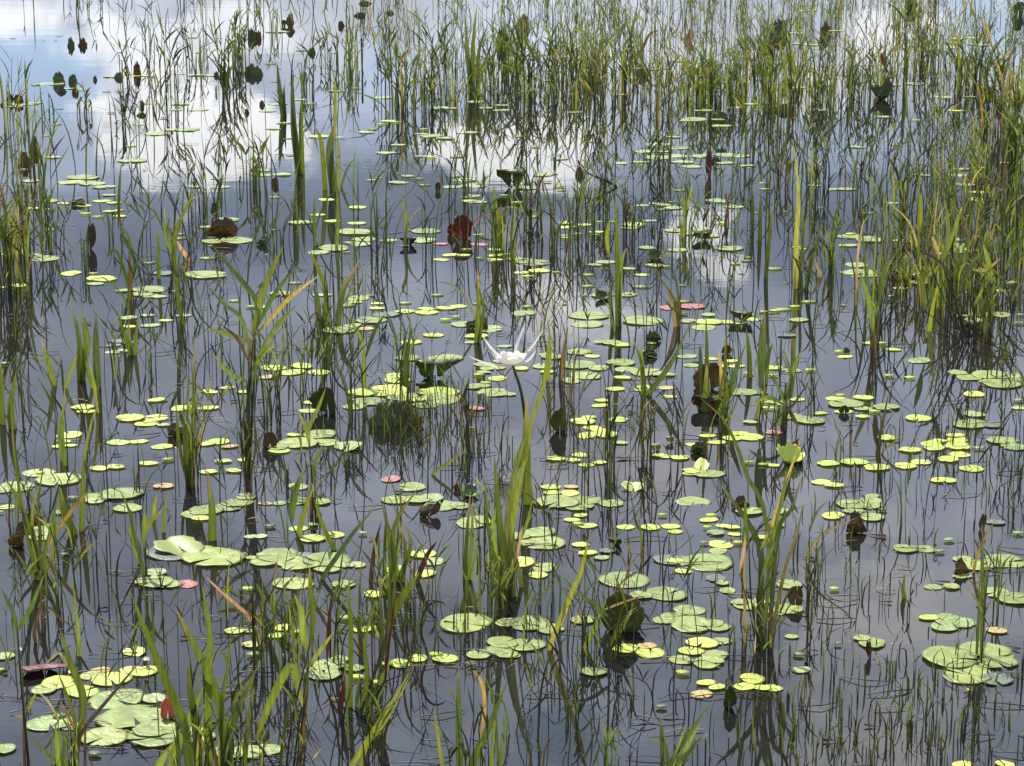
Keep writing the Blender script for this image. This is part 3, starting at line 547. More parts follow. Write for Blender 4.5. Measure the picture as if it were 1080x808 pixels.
standing(953, 286, 22, 24, 'br', '', 'up', 'orange-brown round leaf standing behind a pale green bowl-shaped leaf')
standing(959, 292, 31, 15, 'g', '', 'bowl', 'pale green bowl-shaped leaf in front of an orange-brown round leaf')
standing(834, 489, 28, 20, 'yy', '', 'bowl', 'cluster leaf, bright yellow, curled like a cup in open water', yaw=.3)
standing(843, 487, 16, 20, 'rd', '', 'up', 'small red leaf at the back of the curled yellow leaf', yaw=.5)
standing(902, 562, 20, 22, 'br', '', 'taco', 'rusty brown leaf crossed by a long straw, right of a yellow pad')
standing(177, 758, 20, 24, 'pk', '', 'up', 'pink leaf standing up at the edge of large green pads', yaw=.5)
standing(189, 580, 50, 22, 'pl', '', 'tilt', 'broad pale green leaf tilted up with a wet shining patch', yaw=.6)
standing(368, 473, 28, 12, 'pl', '', 'tilt', 'pale ribbed leaf tilted toward the viewer below the dark leaves', yaw=-.6)
standing(930, 105, 22, 18, 'dk', '', 'bowl', 'dark round leaf with a pale rim among the far reeds')
standing(962, 11, 15, 12, 'dk', '', 'up', 'dark olive disc-shaped leaf at the top edge of the photo')
standing(747, 187, 7, 30, 'rd', '', 'narrow', 'maroon leaf hanging straight down among the far reeds')
standing(692, 274, 22, 10, 'dk', '', 'bowl', 'dark green leaf with curled bright rim beside a white cloud reflection')
standing(540, 198, 30, 20, 'gr', '', 'flop', 'curled green leaf lying behind tall blades near a pinkish straw')
standing(20, 109, 10, 10, 'br', '', 'taco', 'larger brown leaf in the pair at the far left edge')
standing(11, 108, 7, 8, 'br', '', 'up', 'smaller brown leaf in the pair at the far left edge')

# ---------------------------------------------------------------- spider lily
def spider_lily():
    B = ground(556, 448); Y = B.y; s = ppm(B); A = lambda x, y, dy=0: at_y(x, y, Y + dy)
    t = empty('spider_lily', B); tag(t, 'white spider lily in full bloom with long thin drooping petals', 'flower'); USED.add(t['label'])
    mb = MB(); tube(mb, [B + Vector((0, 0, -.04)), A(550, 415), A(541, 386)], .0055, .0045, [jit(G['d'], 0), jit(G['g'], 0)], 8, 7); mb.build('stem', BLADE, t, B.copy())
    heart = A(539, 384); cupc = A(539, 371)
    pet = [((530, 379), (518, 367), (508, 353), .00), ((530, 385.5), (512, 383), (494, 375.5), -.05), ((544, 369), (548, 356), (554, 342), .05), ((547, 379), (561, 366), (573, 347), .02),
           ((547, 384), (558, 379), (566, 369), -.05), ((529, 382), (523, 377), (519, 371), .05)]
    for a, b, c, dy in pet:
        m = MB(); W_ = (.88, .88, .82)
        ribbon(m, [heart, A(a[0], a[1], dy * .3), A(b[0], b[1], dy * .8), A(c[0], c[1], dy)], .0088, [(0, (.55, .62, .3)), (.12, W_), (1, W_)], fold=.3, n=12, base_w=.6, tipk=1.6)
        m.c = []; m.build('petal', PETAL, t, heart.copy())
    # cup (corona): toothed funnel
    m = MB(); vs = []; fs = []; NS = 36; prof = [(0, .0), (.016, .002), (.033, .008), (.043, .017), (.050, .026)]
    for i, (r, z) in enumerate(prof):
        for j in range(NS):
            a = 2 * math.pi * j / NS; rr = r; zz = z
            if i == 4: zz += .008 * max(0, math.cos(a * 6)) + .003 * math.sin(a * 12); rr *= 1 + .05 * math.sin(a * 5)
            vs.append(heart + Vector((rr * math.cos(a), rr * math.sin(a), zz)))
    for i in range(4):
        for j in range(NS): fs.append((i * NS + j, i * NS + (j + 1) % NS, (i + 1) * NS + (j + 1) % NS, (i + 1) * NS + j))
    m.add(vs, fs, []); o = m.build('corona', PETAL, t, heart.copy()); sm = o.modifiers.new('t', 'SOLIDIFY'); sm.thickness = .0012
    for k in range(6):
        a = k * math.pi / 3 + .3; m = MB(); q0 = heart + Vector((.044 * math.cos(a), .044 * math.sin(a), .024)); q2 = q0 + Vector((.022 * math.cos(a), .022 * math.sin(a), .026)); 
        tube(m, [q0, q0 + Vector((.008 * math.cos(a), .008 * math.sin(a), .016)), q2], .0010, .0008, [(.8, .85, .7)] * 2, 5, 5); m.c = []
        f = m.build('stamen', PETAL, t, heart.copy())
        m = MB(); d = Vector((-math.sin(a), math.cos(a), .3)) * .006; tube(m, [q2 - d, q2 + Vector((0, 0, .001)), q2 + d], .0014, .0014, [(.5, .3, .05)] * 2, 4, 5); m.c = []
        o = bpy.data.objects.new('anther', m.mesh('anther', ANTHER, heart)); C.objects.link(o); o.parent = f
spider_lily()
# two tiny white flowers low over the pads
for px, py, lb in ((155, 695, 'tiny white flower above the yellow pads at the lower left'), (76, 708, 'tiny white flower left of the yellow pads, lower left')):
    B = ground(px, py + 10); t = empty('white_flower', B); tag(t, lb, 'flower', 'tiny white flowers above the pads'); USED.add(lb)
    mb = MB(); top = B + Vector((0, 0, 10 / ppm(B))); tube(mb, [B + Vector((0, 0, -.02)), top], .0012, .001, [jit(G['b'])] * 2, 3, 4); mb.build('stem', BLADE, t, B.copy())
    for k in range(5):
        a = k * 1.257; m = MB(); d = Vector((math.cos(a), math.sin(a), .5)).normalized()
        ribbon(m, [top, top + d * .005, top + d * .009], .0075, [(0, (.8, .8, .8)), (1, (.8, .8, .8))], n=4, base_w=.8, tipk=2); m.c = []; m.build('petal', PETAL, t, B.copy())

# ---------------------------------------------------------------- traced plants: each blade follows the photograph, set in depth at the plant's own distance
def plant(tile, desc, txt, cat='marsh plant', label=None, depth=.16):
    """txt: 'colour width x,y x,y ...; ...' in tile units, base first"""
    bl = []
    for e in txt.split(';'):
        q = e.split(); 
        if q: bl.append((q[0], float(q[1]) / 4, [tp(tile, *map(float, a.split(','))) for a in q[2:]]))
    by = max(b[2][0][1] for b in bl); bx = [b[2][0][0] for b in bl if b[2][0][1] > by - 14]; bx = sum(bx) / len(bx)
    B = ground(bx, by); Y0 = B.y; s = ppm(B)
    t = empty('reed_plant', B); tag(t, None, cat, 'reed and grass plants rising from the water')
    for code, w, pts in bl:
        own = code[0] == '*'; code = code.strip('*')      # * = meets the water at its own foot
        m = MB(); near = own or pts[0][1] > by - 14
        Yb = ground(*pts[0]).y if near else Y0 + R.uniform(-.03, .03)
        hgt = math.hypot(pts[-1][0] - pts[0][0], pts[-1][1] - pts[0][1]) / s
        ln = R.uniform(-1, 1) * depth * hgt * 1.6; L_ = [0]
        for a, b in zip(pts, pts[1:]): L_.append(L_[-1] + math.hypot(b[0] - a[0], b[1] - a[1]))
        P = [at_y(x, y, Yb + ln * (l / L_[-1]) ** 1.4) for (x, y), l in zip(pts, L_)]
        ww = max(w, .9) / s
        if near: P[0].z = min(P[0].z, .0); P.insert(0, Vector((P[0].x, P[0].y, -.06)))
        else:       # leaf on a sheath that runs down to the root
            root = Vector((B.x + R.uniform(-.012, .012), Yb, -.05)); mid = (root + P[0]) * .5
            tube(m, [root, mid + Vector((R.uniform(-.01, .01), 0, 0)), P[0]], min(.0026, ww * .12 + .0008), min(.002, ww * .12 + .0006), [jit(G['m']) if R.random() < .5 else SHEATH, mixc(SHEATH, G['g'], .6)], 5, 5)
        ribbon(m, P, ww * (.92 if w < 5 else .82 if w < 8 else .95), blade_cols(code), yaw=R.uniform(-.5, .5), n=16, tipk=1.5, fold=R.uniform(.15, .45), base_w=.6 if near else .35, twist=R.uniform(-.5, .5))
        m.build('blade', BLADE, t, B.copy())
    if label: t['label'] = label; USED.add(label)
    else: PENDING.append((t, desc, bx, by))
PL = [
('30', 'broad-bladed green clump', "g 40 800,830 780,640 700,450 620,250 550,70;g 38 945,830 930,560 860,380 790,240 740,140;g 36 885,830 878,520 885,250 850,30;d 32 835,825 820,600 800,470 795,360;l 40 720,830 760,690 820,560 860,470;d 40 960,840 970,660 1010,560 1080,400;g 26 1030,830 1045,640 1060,540 1075,470;g 26 930,830 935,560 960,400 975,240;l 34 660,835 690,770 740,700;s 18 890,830 850,700 810,620;y 18 940,830 930,700 900,560;b 22 920,830 890,690 870,600"),
('30', 'leafy plant with a brown tip', "g 40 330,690 350,520 300,380 250,220;b 22 330,760 350,660 470,510 605,350;g 20 330,690 300,560 240,400;o 20 320,670 280,580 250,530;l 24 250,830 240,700 235,640;g 24 270,830 272,700 268,640;l 24 300,810 330,700 360,640;g 18 240,800 180,740 120,660;x 14 360,830 358,650 350,520"),
('30', 'single light green blade', "l 26 335,345 325,200 305,10"),
('30', 'dark stalk with forked leaves', "x 15 104,808 100,560 88,400 72,240;g 22 74,245 55,160 0,50;g 22 72,240 130,140 190,-10;s 16 100,600 60,595;y 16 110,590 130,540 155,495"),
('30', 'small brown dead shoot', "b 20 150,290 145,240 165,150 170,120;b 14 175,250 200,140 260,190 300,215"),
('30', 'bent pinkish straw', "p 20 1095,300 1060,190 1000,130 920,60 865,5"),
('30', 'pale bent stem', "w 14 245,620 225,570 190,520 150,490"),
('30', 'looped pale stem', "w 14 285,395 275,370 250,330 210,360 195,385"),
('31', 'reddish stalk with light leaves', "x 20 185,830 200,640 215,480 222,330;l 34 222,340 200,250 190,150 160,80;y 36 0,700 60,540 145,385 175,470 210,600;l 24 222,390 270,320 330,240;g 26 226,300 240,200 230,60 225,-40;d 22 100,830 130,600 170,440"),
('31', 'dark tall leafy clump', "d 30 545,450 560,200 565,0;g 36 560,210 620,90 690,-10;g 26 398,560 400,240 390,100 395,0;g 26 445,560 470,440 460,280 510,90;g 44 460,590 520,480 565,360;g 26 425,560 430,480 440,400;m 28 355,580 370,480 380,400;d 22 520,450 530,250 520,0;x 18 545,440 555,300 580,120 590,-50;m 16 300,370 305,240 320,60"),
('31', 'yellow blade leaning right', "y 28 395,830 470,700 560,560 650,410;y 22 440,830 470,720 560,600 665,395"),
('31', 'single bright green blade', "g 32 860,830 855,600 855,370"),
('31', 'leaning green blades', "g 36 900,830 980,650 1060,450;g 24 1030,830 1040,700 1060,560;s 18 945,700 965,560 950,450 910,400;l 18 990,830 1000,700 1010,560;l 18 790,830 770,700 750,560"),
('31', 'dark stem bent like a hook', "k 13 725,345 695,240 715,150 750,116 785,118 803,132"),
('31', 'short green shoot', "g 24 870,150 890,40 870,-20;d 22 930,155 910,80 890,30"),
('32', 'long straw-yellow blade', "y 26 155,320 200,200 250,80 290,-10 310,-90 330,-180;s 12 160,315 215,190 270,60"),
('32', 'yellow-green leaning blades', "y 26 310,310 350,220 400,100;g 24 405,305 470,210 520,120;g 22 420,190 340,120 270,90;s 10 360,160 460,120 550,90"),
('32', 'bright tuft of bottom blades', "d 22 635,840 632,700 622,580;g 26 650,840 740,680 850,530;l 26 690,840 740,720 800,620;l 26 665,840 700,740 730,640;g 20 700,840 770,720 830,670;g 16 660,840 640,700 560,690"),
('22', 'big orange-tinged reed', "d 30 1040,1090 1052,784 1040,676 980,564 920,484 880,428;g 22 1062,1100 1085,760 1060,520 995,400 950,270 890,150 790,60;s 14 985,1100 980,780 990,640;o 18 1090,1110 1150,790 1200,640 1230,500;d 24 1085,1100 1120,640 1180,530 1230,370;g 20 1060,900 1110,700 1160,500;l 18 1030,900 1090,690 1140,480 1160,350;s 18 1050,700 1110,560 1170,380 1220,230;l 14 1060,700 1110,600 1180,340;g 22 1000,700 985,580 985,480;p 16 960,800 975,720 985,640"),
('22', 'thick wide-bladed clump', "*g 54 68,512 58,380 60,220 62,55;l 34 5,900 -20,640 20,340 80,170;g 38 -30,880 -60,500 -75,300;l 30 -10,900 0,620 40,380 70,300;y 17 60,330 90,140 130,20 155,-160 158,-236;x 24 -15,905 -10,700 -5,560;l 26 -55,860 -80,620 -70,520;g 24 40,860 10,700 -5,480;y 20 -20,860 20,700 90,540;p 20 -20,820 20,720 45,600;y 14 20,690 60,600 90,480;d 22 -30,900 -100,620 -110,360"),
('12', 'brown blade', "b 24 205,800 215,690 238,565"),
('20', 'pair of wide dark blades', "g 34 52,195 45,100 70,-60;g 34 12,175 5,60 5,-90"),
('20', 'tall green blade', "l 28 418,125 400,20 370,-110;x 12 425,130 415,60 405,-100"),
('20', 'blunt upright blade', "g 30 345,625 350,430 350,318"),
('20', 'blunt dark blade', "d 40 310,640 270,540 255,440"),
('20', 'orange straw leaning right', "o 20 185,720 270,580 340,490 378,455"),
('20', 'many-leaved green tuft', "g 22 170,790 150,680 70,480 20,400;l 28 170,790 215,620 250,440;l 20 150,780 135,560 165,430;g 18 150,800 110,620 60,300 50,120;l 22 180,800 160,700 130,580;y 20 190,800 230,700 210,560;g 20 150,830 100,760 60,700;l 20 160,830 200,760 260,700;d 20 160,790 170,640 160,520 190,300"),
('20', 'blunt upright blade', "g 40 895,665 895,540 875,368"),
('20', 'arching thin plant', "g 24 608,810 570,660 545,540 500,440;l 28 606,700 610,600 612,540;y 18 610,640 640,580 690,530;l 16 590,760 550,640 555,560"),
('20', 'yellow short stems', "y 18 690,630 695,540 705,455;y 18 648,575 652,520 662,470"),
('20', 'tall many-stemmed clump', "g 24 800,430 805,250 835,-20;d 24 790,430 778,250 775,40;l 18 810,430 830,250 850,60;d 18 795,430 760,280 740,60;g 20 815,430 815,100 820,-200;s 12 800,430 860,180 880,130;g 18 805,430 790,200 800,-60"),
('20', 'thin leaning stems', "g 22 275,350 262,200 275,0;l 14 355,330 380,190 420,70;l 14 260,330 250,180 300,40"),
('21', 'forked light plant', "x 16 232,560 235,400 225,250;l 22 226,255 222,195 260,110 295,20;l 20 224,260 212,195 180,120;l 20 232,440 250,340 280,260;g 24 236,480 280,590 330,700"),
('21', 'wide short green blades', "g 36 150,590 160,480 198,365;l 30 178,650 205,540 245,430;g 28 330,705 285,610 245,490"),
('21', 'long diagonal blade', "g 26 280,830 350,720 420,620 530,490"),
('21', 'grassy clump with brown tips', "g 26 570,840 560,640 525,490;g 26 600,840 580,620 690,430;d 20 540,840 545,650 550,560;g 24 600,840 650,700 640,600;m 28 485,840 500,700 530,580;m 28 680,840 720,730 765,665;l 18 560,840 600,700 620,560;g 18 620,840 630,700 600,580;l 20 590,840 560,700 540,620"),
('21', 'leaning yellow blade', "y 15 745,388 815,335 893,278"),
('21', 'upright green stems', "g 22 895,830 910,660 915,480;d 18 880,830 890,640 905,450;l 16 905,830 930,700 900,600"),
('10', 'bright green clump', "g 28 348,800 330,600 298,470;g 24 352,800 358,620 345,480;l 26 230,820 200,710 175,625;l 22 275,830 305,740 325,690;l 20 390,830 372,760 358,705;d 24 335,800 330,700 335,600;g 20 345,800 375,640 360,540"),
('10', 'single tall green blade', "g 32 412,830 405,640 405,515"),
('10', 'small forked shoot', "g 26 550,455 552,350 580,305 632,248;d 18 552,400 570,300 530,210 505,155;g 18 545,450 548,350 553,265;d 16 548,420 490,250 440,300;x 12 552,460 545,300 550,200"),
('10', 'low green shoot', "g 28 555,690 520,590 498,505;g 22 570,690 575,600 582,515;l 16 560,690 545,600 540,540"),
('10', 'tall reed with fanned blades', "x 13 1045,1200 1050,900 1045,640;g 28 1080,560 1080,460 980,330 885,215;l 22 1060,700 1020,540 940,470 870,390;l 24 1060,640 960,600 870,580;l 32 1070,600 1110,420 1195,225;g 22 1075,590 1160,430 1255,315;s 24 1070,620 1210,460 1350,350;y 30 1060,760 1160,580 1250,480;o 28 1050,760 1060,660 1030,600;b 16 1050,720 1000,620 930,560;l 24 1040,800 960,760 905,690;l 22 1060,820 1100,700 1170,640"),
('10', 'pink and white dead leaf', "p 24 800,292 770,250 745,205;b 14 738,300 740,200 770,120;b 12 735,300 742,180 725,120"),
('10', 'arched green stems', "g 22 770,560 745,400 735,200 790,60 830,-10;d 16 760,560 775,440 760,340;l 14 770,330 700,200 695,60"),
('10', 'thin leaning stalks', "d 14 500,150 502,20 510,-120;g 14 570,300 540,190 505,140;g 18 670,370 668,240 665,150"),
('11', 'upright green blade', "g 20 250,230 245,110 250,20;l 16 340,250 345,120 340,-40"),
('11', 'blade with an orange tip', "q 34 345,565 365,420 405,350 445,275"),
('11', 'dark bent blade', "g 30 302,570 290,400 250,300 225,240;g 28 268,560 258,450 240,395;d 20 285,565 290,480 300,380"),
('11', 'pale fan of thin leaves', "w 14 628,232 632,100 598,15;w 12 630,220 632,90 615,30 660,-10;l 10 630,230 650,120 700,60;l 14 626,232 630,160 628,80"),
('11', 'fan of thin stems', "d 10 625,820 640,640 722,505;d 10 622,820 580,580 545,500;l 16 630,820 640,680 700,590;g 22 625,820 628,680 622,560;g 10 628,820 650,600 640,470"),
('11', 'drooping thin leaf pair', "l 20 460,830 448,640 410,560 385,480;d 20 462,700 500,590 545,515"),
('11', 'pale arched straw', "w 11 930,570 915,510 870,430 815,390 745,380"),
('11', 'thick dark green stem', "g 26 930,640 940,470 935,320;d 18 940,640 960,500 940,400"),
('11', 'wide dark upright blade', "g 30 1010,235 1015,100 1000,-40;d 20 1030,235 1050,100 1080,-60"),
('11', 'arched pinkish straw', "p 12 920,150 930,115 975,96 1010,98 1050,115"),
('12', 'thick green stalk', "g 30 448,570 445,300 435,-10;g 24 425,570 415,430 438,360;l 26 450,560 460,310 485,235;y 22 410,280 400,190 415,105;d 18 455,570 450,420 470,300"),
('12', 'yellow-green forked stem', "y 18 722,190 730,60 708,-10;l 12 722,150 690,160 640,235;l 14 724,120 750,20 760,-40"),
('12', 'thin dark slanted stems', "d 12 700,560 690,470 650,400 595,325;s 16 690,570 670,460 640,380;x 14 705,570 705,480 690,380"),
('12', 'green and yellow leaning blades', "y 30 555,860 550,750 545,650;g 22 560,860 545,720 500,600;g 28 575,860 640,770 690,690 752,555;b 12 590,840 575,780 590,700"),
('12', 'cluster of stiff upright blades', "d 22 818,920 822,680 818,525;g 34 820,930 820,830 822,730;d 22 795,860 795,720 793,640;s 20 888,920 882,760 870,660;d 20 895,900 900,700 902,600;g 32 890,940 930,800 985,645;y 20 805,920 820,780 835,700;g 18 870,930 880,850 890,760"),
('12', 'single tapered blade', "g 28 1003,785 1000,680 988,570"),
('12', 'tall straight blade pair', "g 36 1050,830 1055,660 1066,505;g 18 1070,860 1080,700 1100,640;y 20 1030,960 1060,860 1080,780"),
('12', 'dark upright blade', "d 24 1045,215 1047,100 1050,-10;d 18 1015,160 1015,50 1012,-20"),
('12', 'pale thin grass fan', "w 4 115,610 125,450 60,220;l 4 118,610 150,480 200,300;w 4 130,610 190,520 320,285;l 4 110,610 90,500 20,440;w 4 122,610 130,430 150,320;l 4 125,610 220,430 260,330"),
('12', 'yellow-green top blade', "y 20 150,800 160,680 160,572"),
('13', 'tall yellow-topped blade', "Y 26 118,410 120,200 128,0 108,-205;d 20 142,425 138,340 130,290;d 18 160,420 195,240 232,120;d 22 -10,370 5,200 25,30;g 18 125,410 150,180 140,60"),
('13', 'slim upright plant', "g 28 265,335 270,200 302,25;l 16 262,335 240,240 245,150;s 14 220,360 205,310 185,270"),
('13', 'tangle of coloured blades', "y 24 680,590 695,490 715,392;o 20 918,600 900,500 868,418;g 30 930,590 945,460 955,388;l 28 940,390 930,300 908,225;g 26 820,375 860,310 892,265;g 28 660,500 655,420 640,340;l 24 740,300 790,150 820,60;y 22 640,180 645,80 640,0;l 26 720,330 760,200 745,20;p 20 725,280 705,220 690,190;b 14 760,330 700,280 640,250;s 16 860,330 920,330 980,280;x 20 918,640 918,590 918,560"),
('13', 'leaning green blade pair', "l 28 448,620 430,480 385,330;g 28 470,480 480,380 505,290;x 16 440,690 430,480 425,360;y 22 450,660 440,560 430,490;x 14 450,700 465,560 470,460;p 12 370,480 380,260 405,110"),
('13', 'fan of leaves at the waterline', "g 22 75,810 65,1000 78,900 60,840;d 18 75,900 40,820 0,760", ),
('23', 'red-brown slanted stem', "x 15 460,295 485,160 512,30;s 10 480,300 530,250 575,205"),
('23', 'long straw bending right', "s 14 165,760 200,670 260,620 385,563"),
('23', 'orange straw', "o 16 868,800 880,740 920,640 960,580"),
('23', 'brown bent stem', "b 14 65,195 80,130 130,60 175,-15"),
('23', 'single green stem', "g 20 900,1150 905,900 903,700 908,600;d 14 880,1150 890,950 895,760"),
('33', 'stubby green shoot', "g 24 575,100 570,60 580,-10"),
('01', 'bright-topped upright clump', "Y 18 330,600 335,430 330,318;g 40 330,810 310,640 330,520;g 24 292,800 275,600 248,540;l 18 345,810 350,650 340,560;d 24 320,810 315,690 325,600;l 14 360,790 390,700 425,660"),
('01', 'dark upright blade pair', "d 28 115,490 100,380 88,258;d 18 122,490 118,420 120,350"),
('01', 'wide dark blade trio', "d 30 180,735 158,560 148,430;d 26 178,735 155,440 155,310;g 26 195,735 190,540 190,410;d 20 170,735 175,620 170,520"),
('01', 'fan of bright blades', "g 30 920,395 900,300 880,50;l 26 930,395 960,280 992,185;l 22 900,345 950,290 1000,240;g 26 912,395 915,200 932,20;g 22 905,395 895,260 870,160;g 20 935,395 940,220 980,100"),
('02', 'bent brown stem', "b 14 500,250 545,215 580,145 625,128"),
('02', 'dark stem bent to the right', "k 12 440,790 410,770 350,745 290,715"),
('03', 'tall orange-tipped blade', "o 22 905,560 905,480 885,350"),
]
for q in PL: plant(q[0], q[1], q[2])
# leafy fan right of the brown leaf (photo 829,402)
plant('12', 'fan of light leaves', "g 20 1150,905 1180,800 1145,660;l 20 1155,905 1120,820 1090,740;l 20 1155,900 1190,740 1230,660;l 22 1150,900 1080,870 1000,900;d 18 1160,905 1190,960 1215,1000;x 12 1140,1010 1150,950 1153,900;g 18 1152,905 1130,960 1120,1010")

# ---------------------------------------------------------------- generated plants
def reed(mb, B, h, w, mix, lean=.2, leaves=0, n=8, blunt=False):
    """one reed: a stalk that leans and bends, sometimes with leaves set along it; joined into mb"""
    a = R.uniform(0, 6.28); ln = abs(R.gauss(0, lean)) * h; bend = R.uniform(.2, 1.0)
    d = Vector((math.cos(a) * 1.15, math.sin(a) * .55, 0)); z = h * math.cos(min(1, ln / h))
    P = [B + Vector((0, 0, -.05)), B + d * (ln * .12) + Vector((0, 0, z * .33)), B + d * (ln * (.33 + .1 * bend)) + Vector((0, 0, z * .7)), B + d * ln + Vector((0, 0, z * (1 - .12 * bend * ln / h)))]
    if R.random() < .15: P[-1] = P[-2] + d * (h * .22) + Vector((0, 0, -h * R.uniform(.05, .3)))      # snapped over
    code = R.choice(mix)
    if leaves: tube(mb, P, w * .28, w * .16, [jit(G['m']) if R.random() < .3 else jit(G['b'] if R.random() < .3 else G['d']), jit(G['g'])], 6, 4)
    else: ribbon(mb, P, w, blade_cols(code), yaw=R.uniform(-.9, .9), n=n, fold=R.uniform(.1, .5), base_w=.6, twist=R.uniform(-.8, .8))
    Q = spline(P, 10)
    for k in range(leaves):
        i = R.randint(3, 9); q = Q[i]; a2 = R.uniform(0, 6.28); l = h * R.uniform(.22, .5); an = R.uniform(.2, .75)
        dd = Vector((math.cos(a2) * math.sin(an), math.sin(a2) * math.sin(an) * .8, math.cos(an)))
        dr = Vector((math.cos(a2), math.sin(a2) * .8, 0)) * (l * R.uniform(0, .18)) - Vector((0, 0, l * R.uniform(0, .2)))
        ribbon(mb, [q, q + dd * (l * .5), q + dd * l + dr], w * R.uniform(.8, 1.2), blade_cols(R.choice(mix)), yaw=R.uniform(-.9, .9), n=6, fold=.3, base_w=.4)
MIXES = {'n': 'gggldddgyqk', 'd': 'ddgdkkdgb', 'l': 'llggyldgg', 's': 'gsgdsgbqdg', 'k': 'dkkdbk'}
DESC = {'n': 'clump of green reeds', 'd': 'clump of dark stems', 'l': 'bright grassy tuft', 's': 'straw-mixed grass clump', 'k': 'tuft of blackish stems'}
def clump(px, py, n, hpx, spx, wpx, style, parts):
    B = ground(px, py); s = ppm(B); t = None; mbs = []
    rnd = [(abs(R.gauss(.75, .22)), R.gauss(0, .42), R.gauss(0, .42)) for _ in range(n)]
    one = MB()
    if parts: t = empty('grass_clump', B)
    if py > 480: rnd = rnd[:max(4, int(len(rnd) * .7))]
    for k, gx, gy in rnd:
        Q = B + Vector((gx * spx / s, gy * spx / s * 2.2, 0)); h = hpx / s * min(k, 1.15) * (.78 if py < 330 else .92); lv = R.choice([0, 0, 2, 3, 4]) if style in 'nls' else R.choice([0, 0, 0, 2, 3])
        m = MB() if parts else one
        reed(m, Q, max(h, .06), wpx / s * R.uniform(.45, 1.05), MIXES[style], lean=.24 if style != 'l' else .28, leaves=lv)
        if parts: m.build('blade' if not lv else 'leafy_stalk', BLADE, t, B.copy())
    if not parts: t = one.build('grass_clump', BLADE, None, B.copy())
    tag(t, None, 'grass clump', 'grass and reed clumps in the marsh'); PENDING.append((t, DESC[style], px, py))
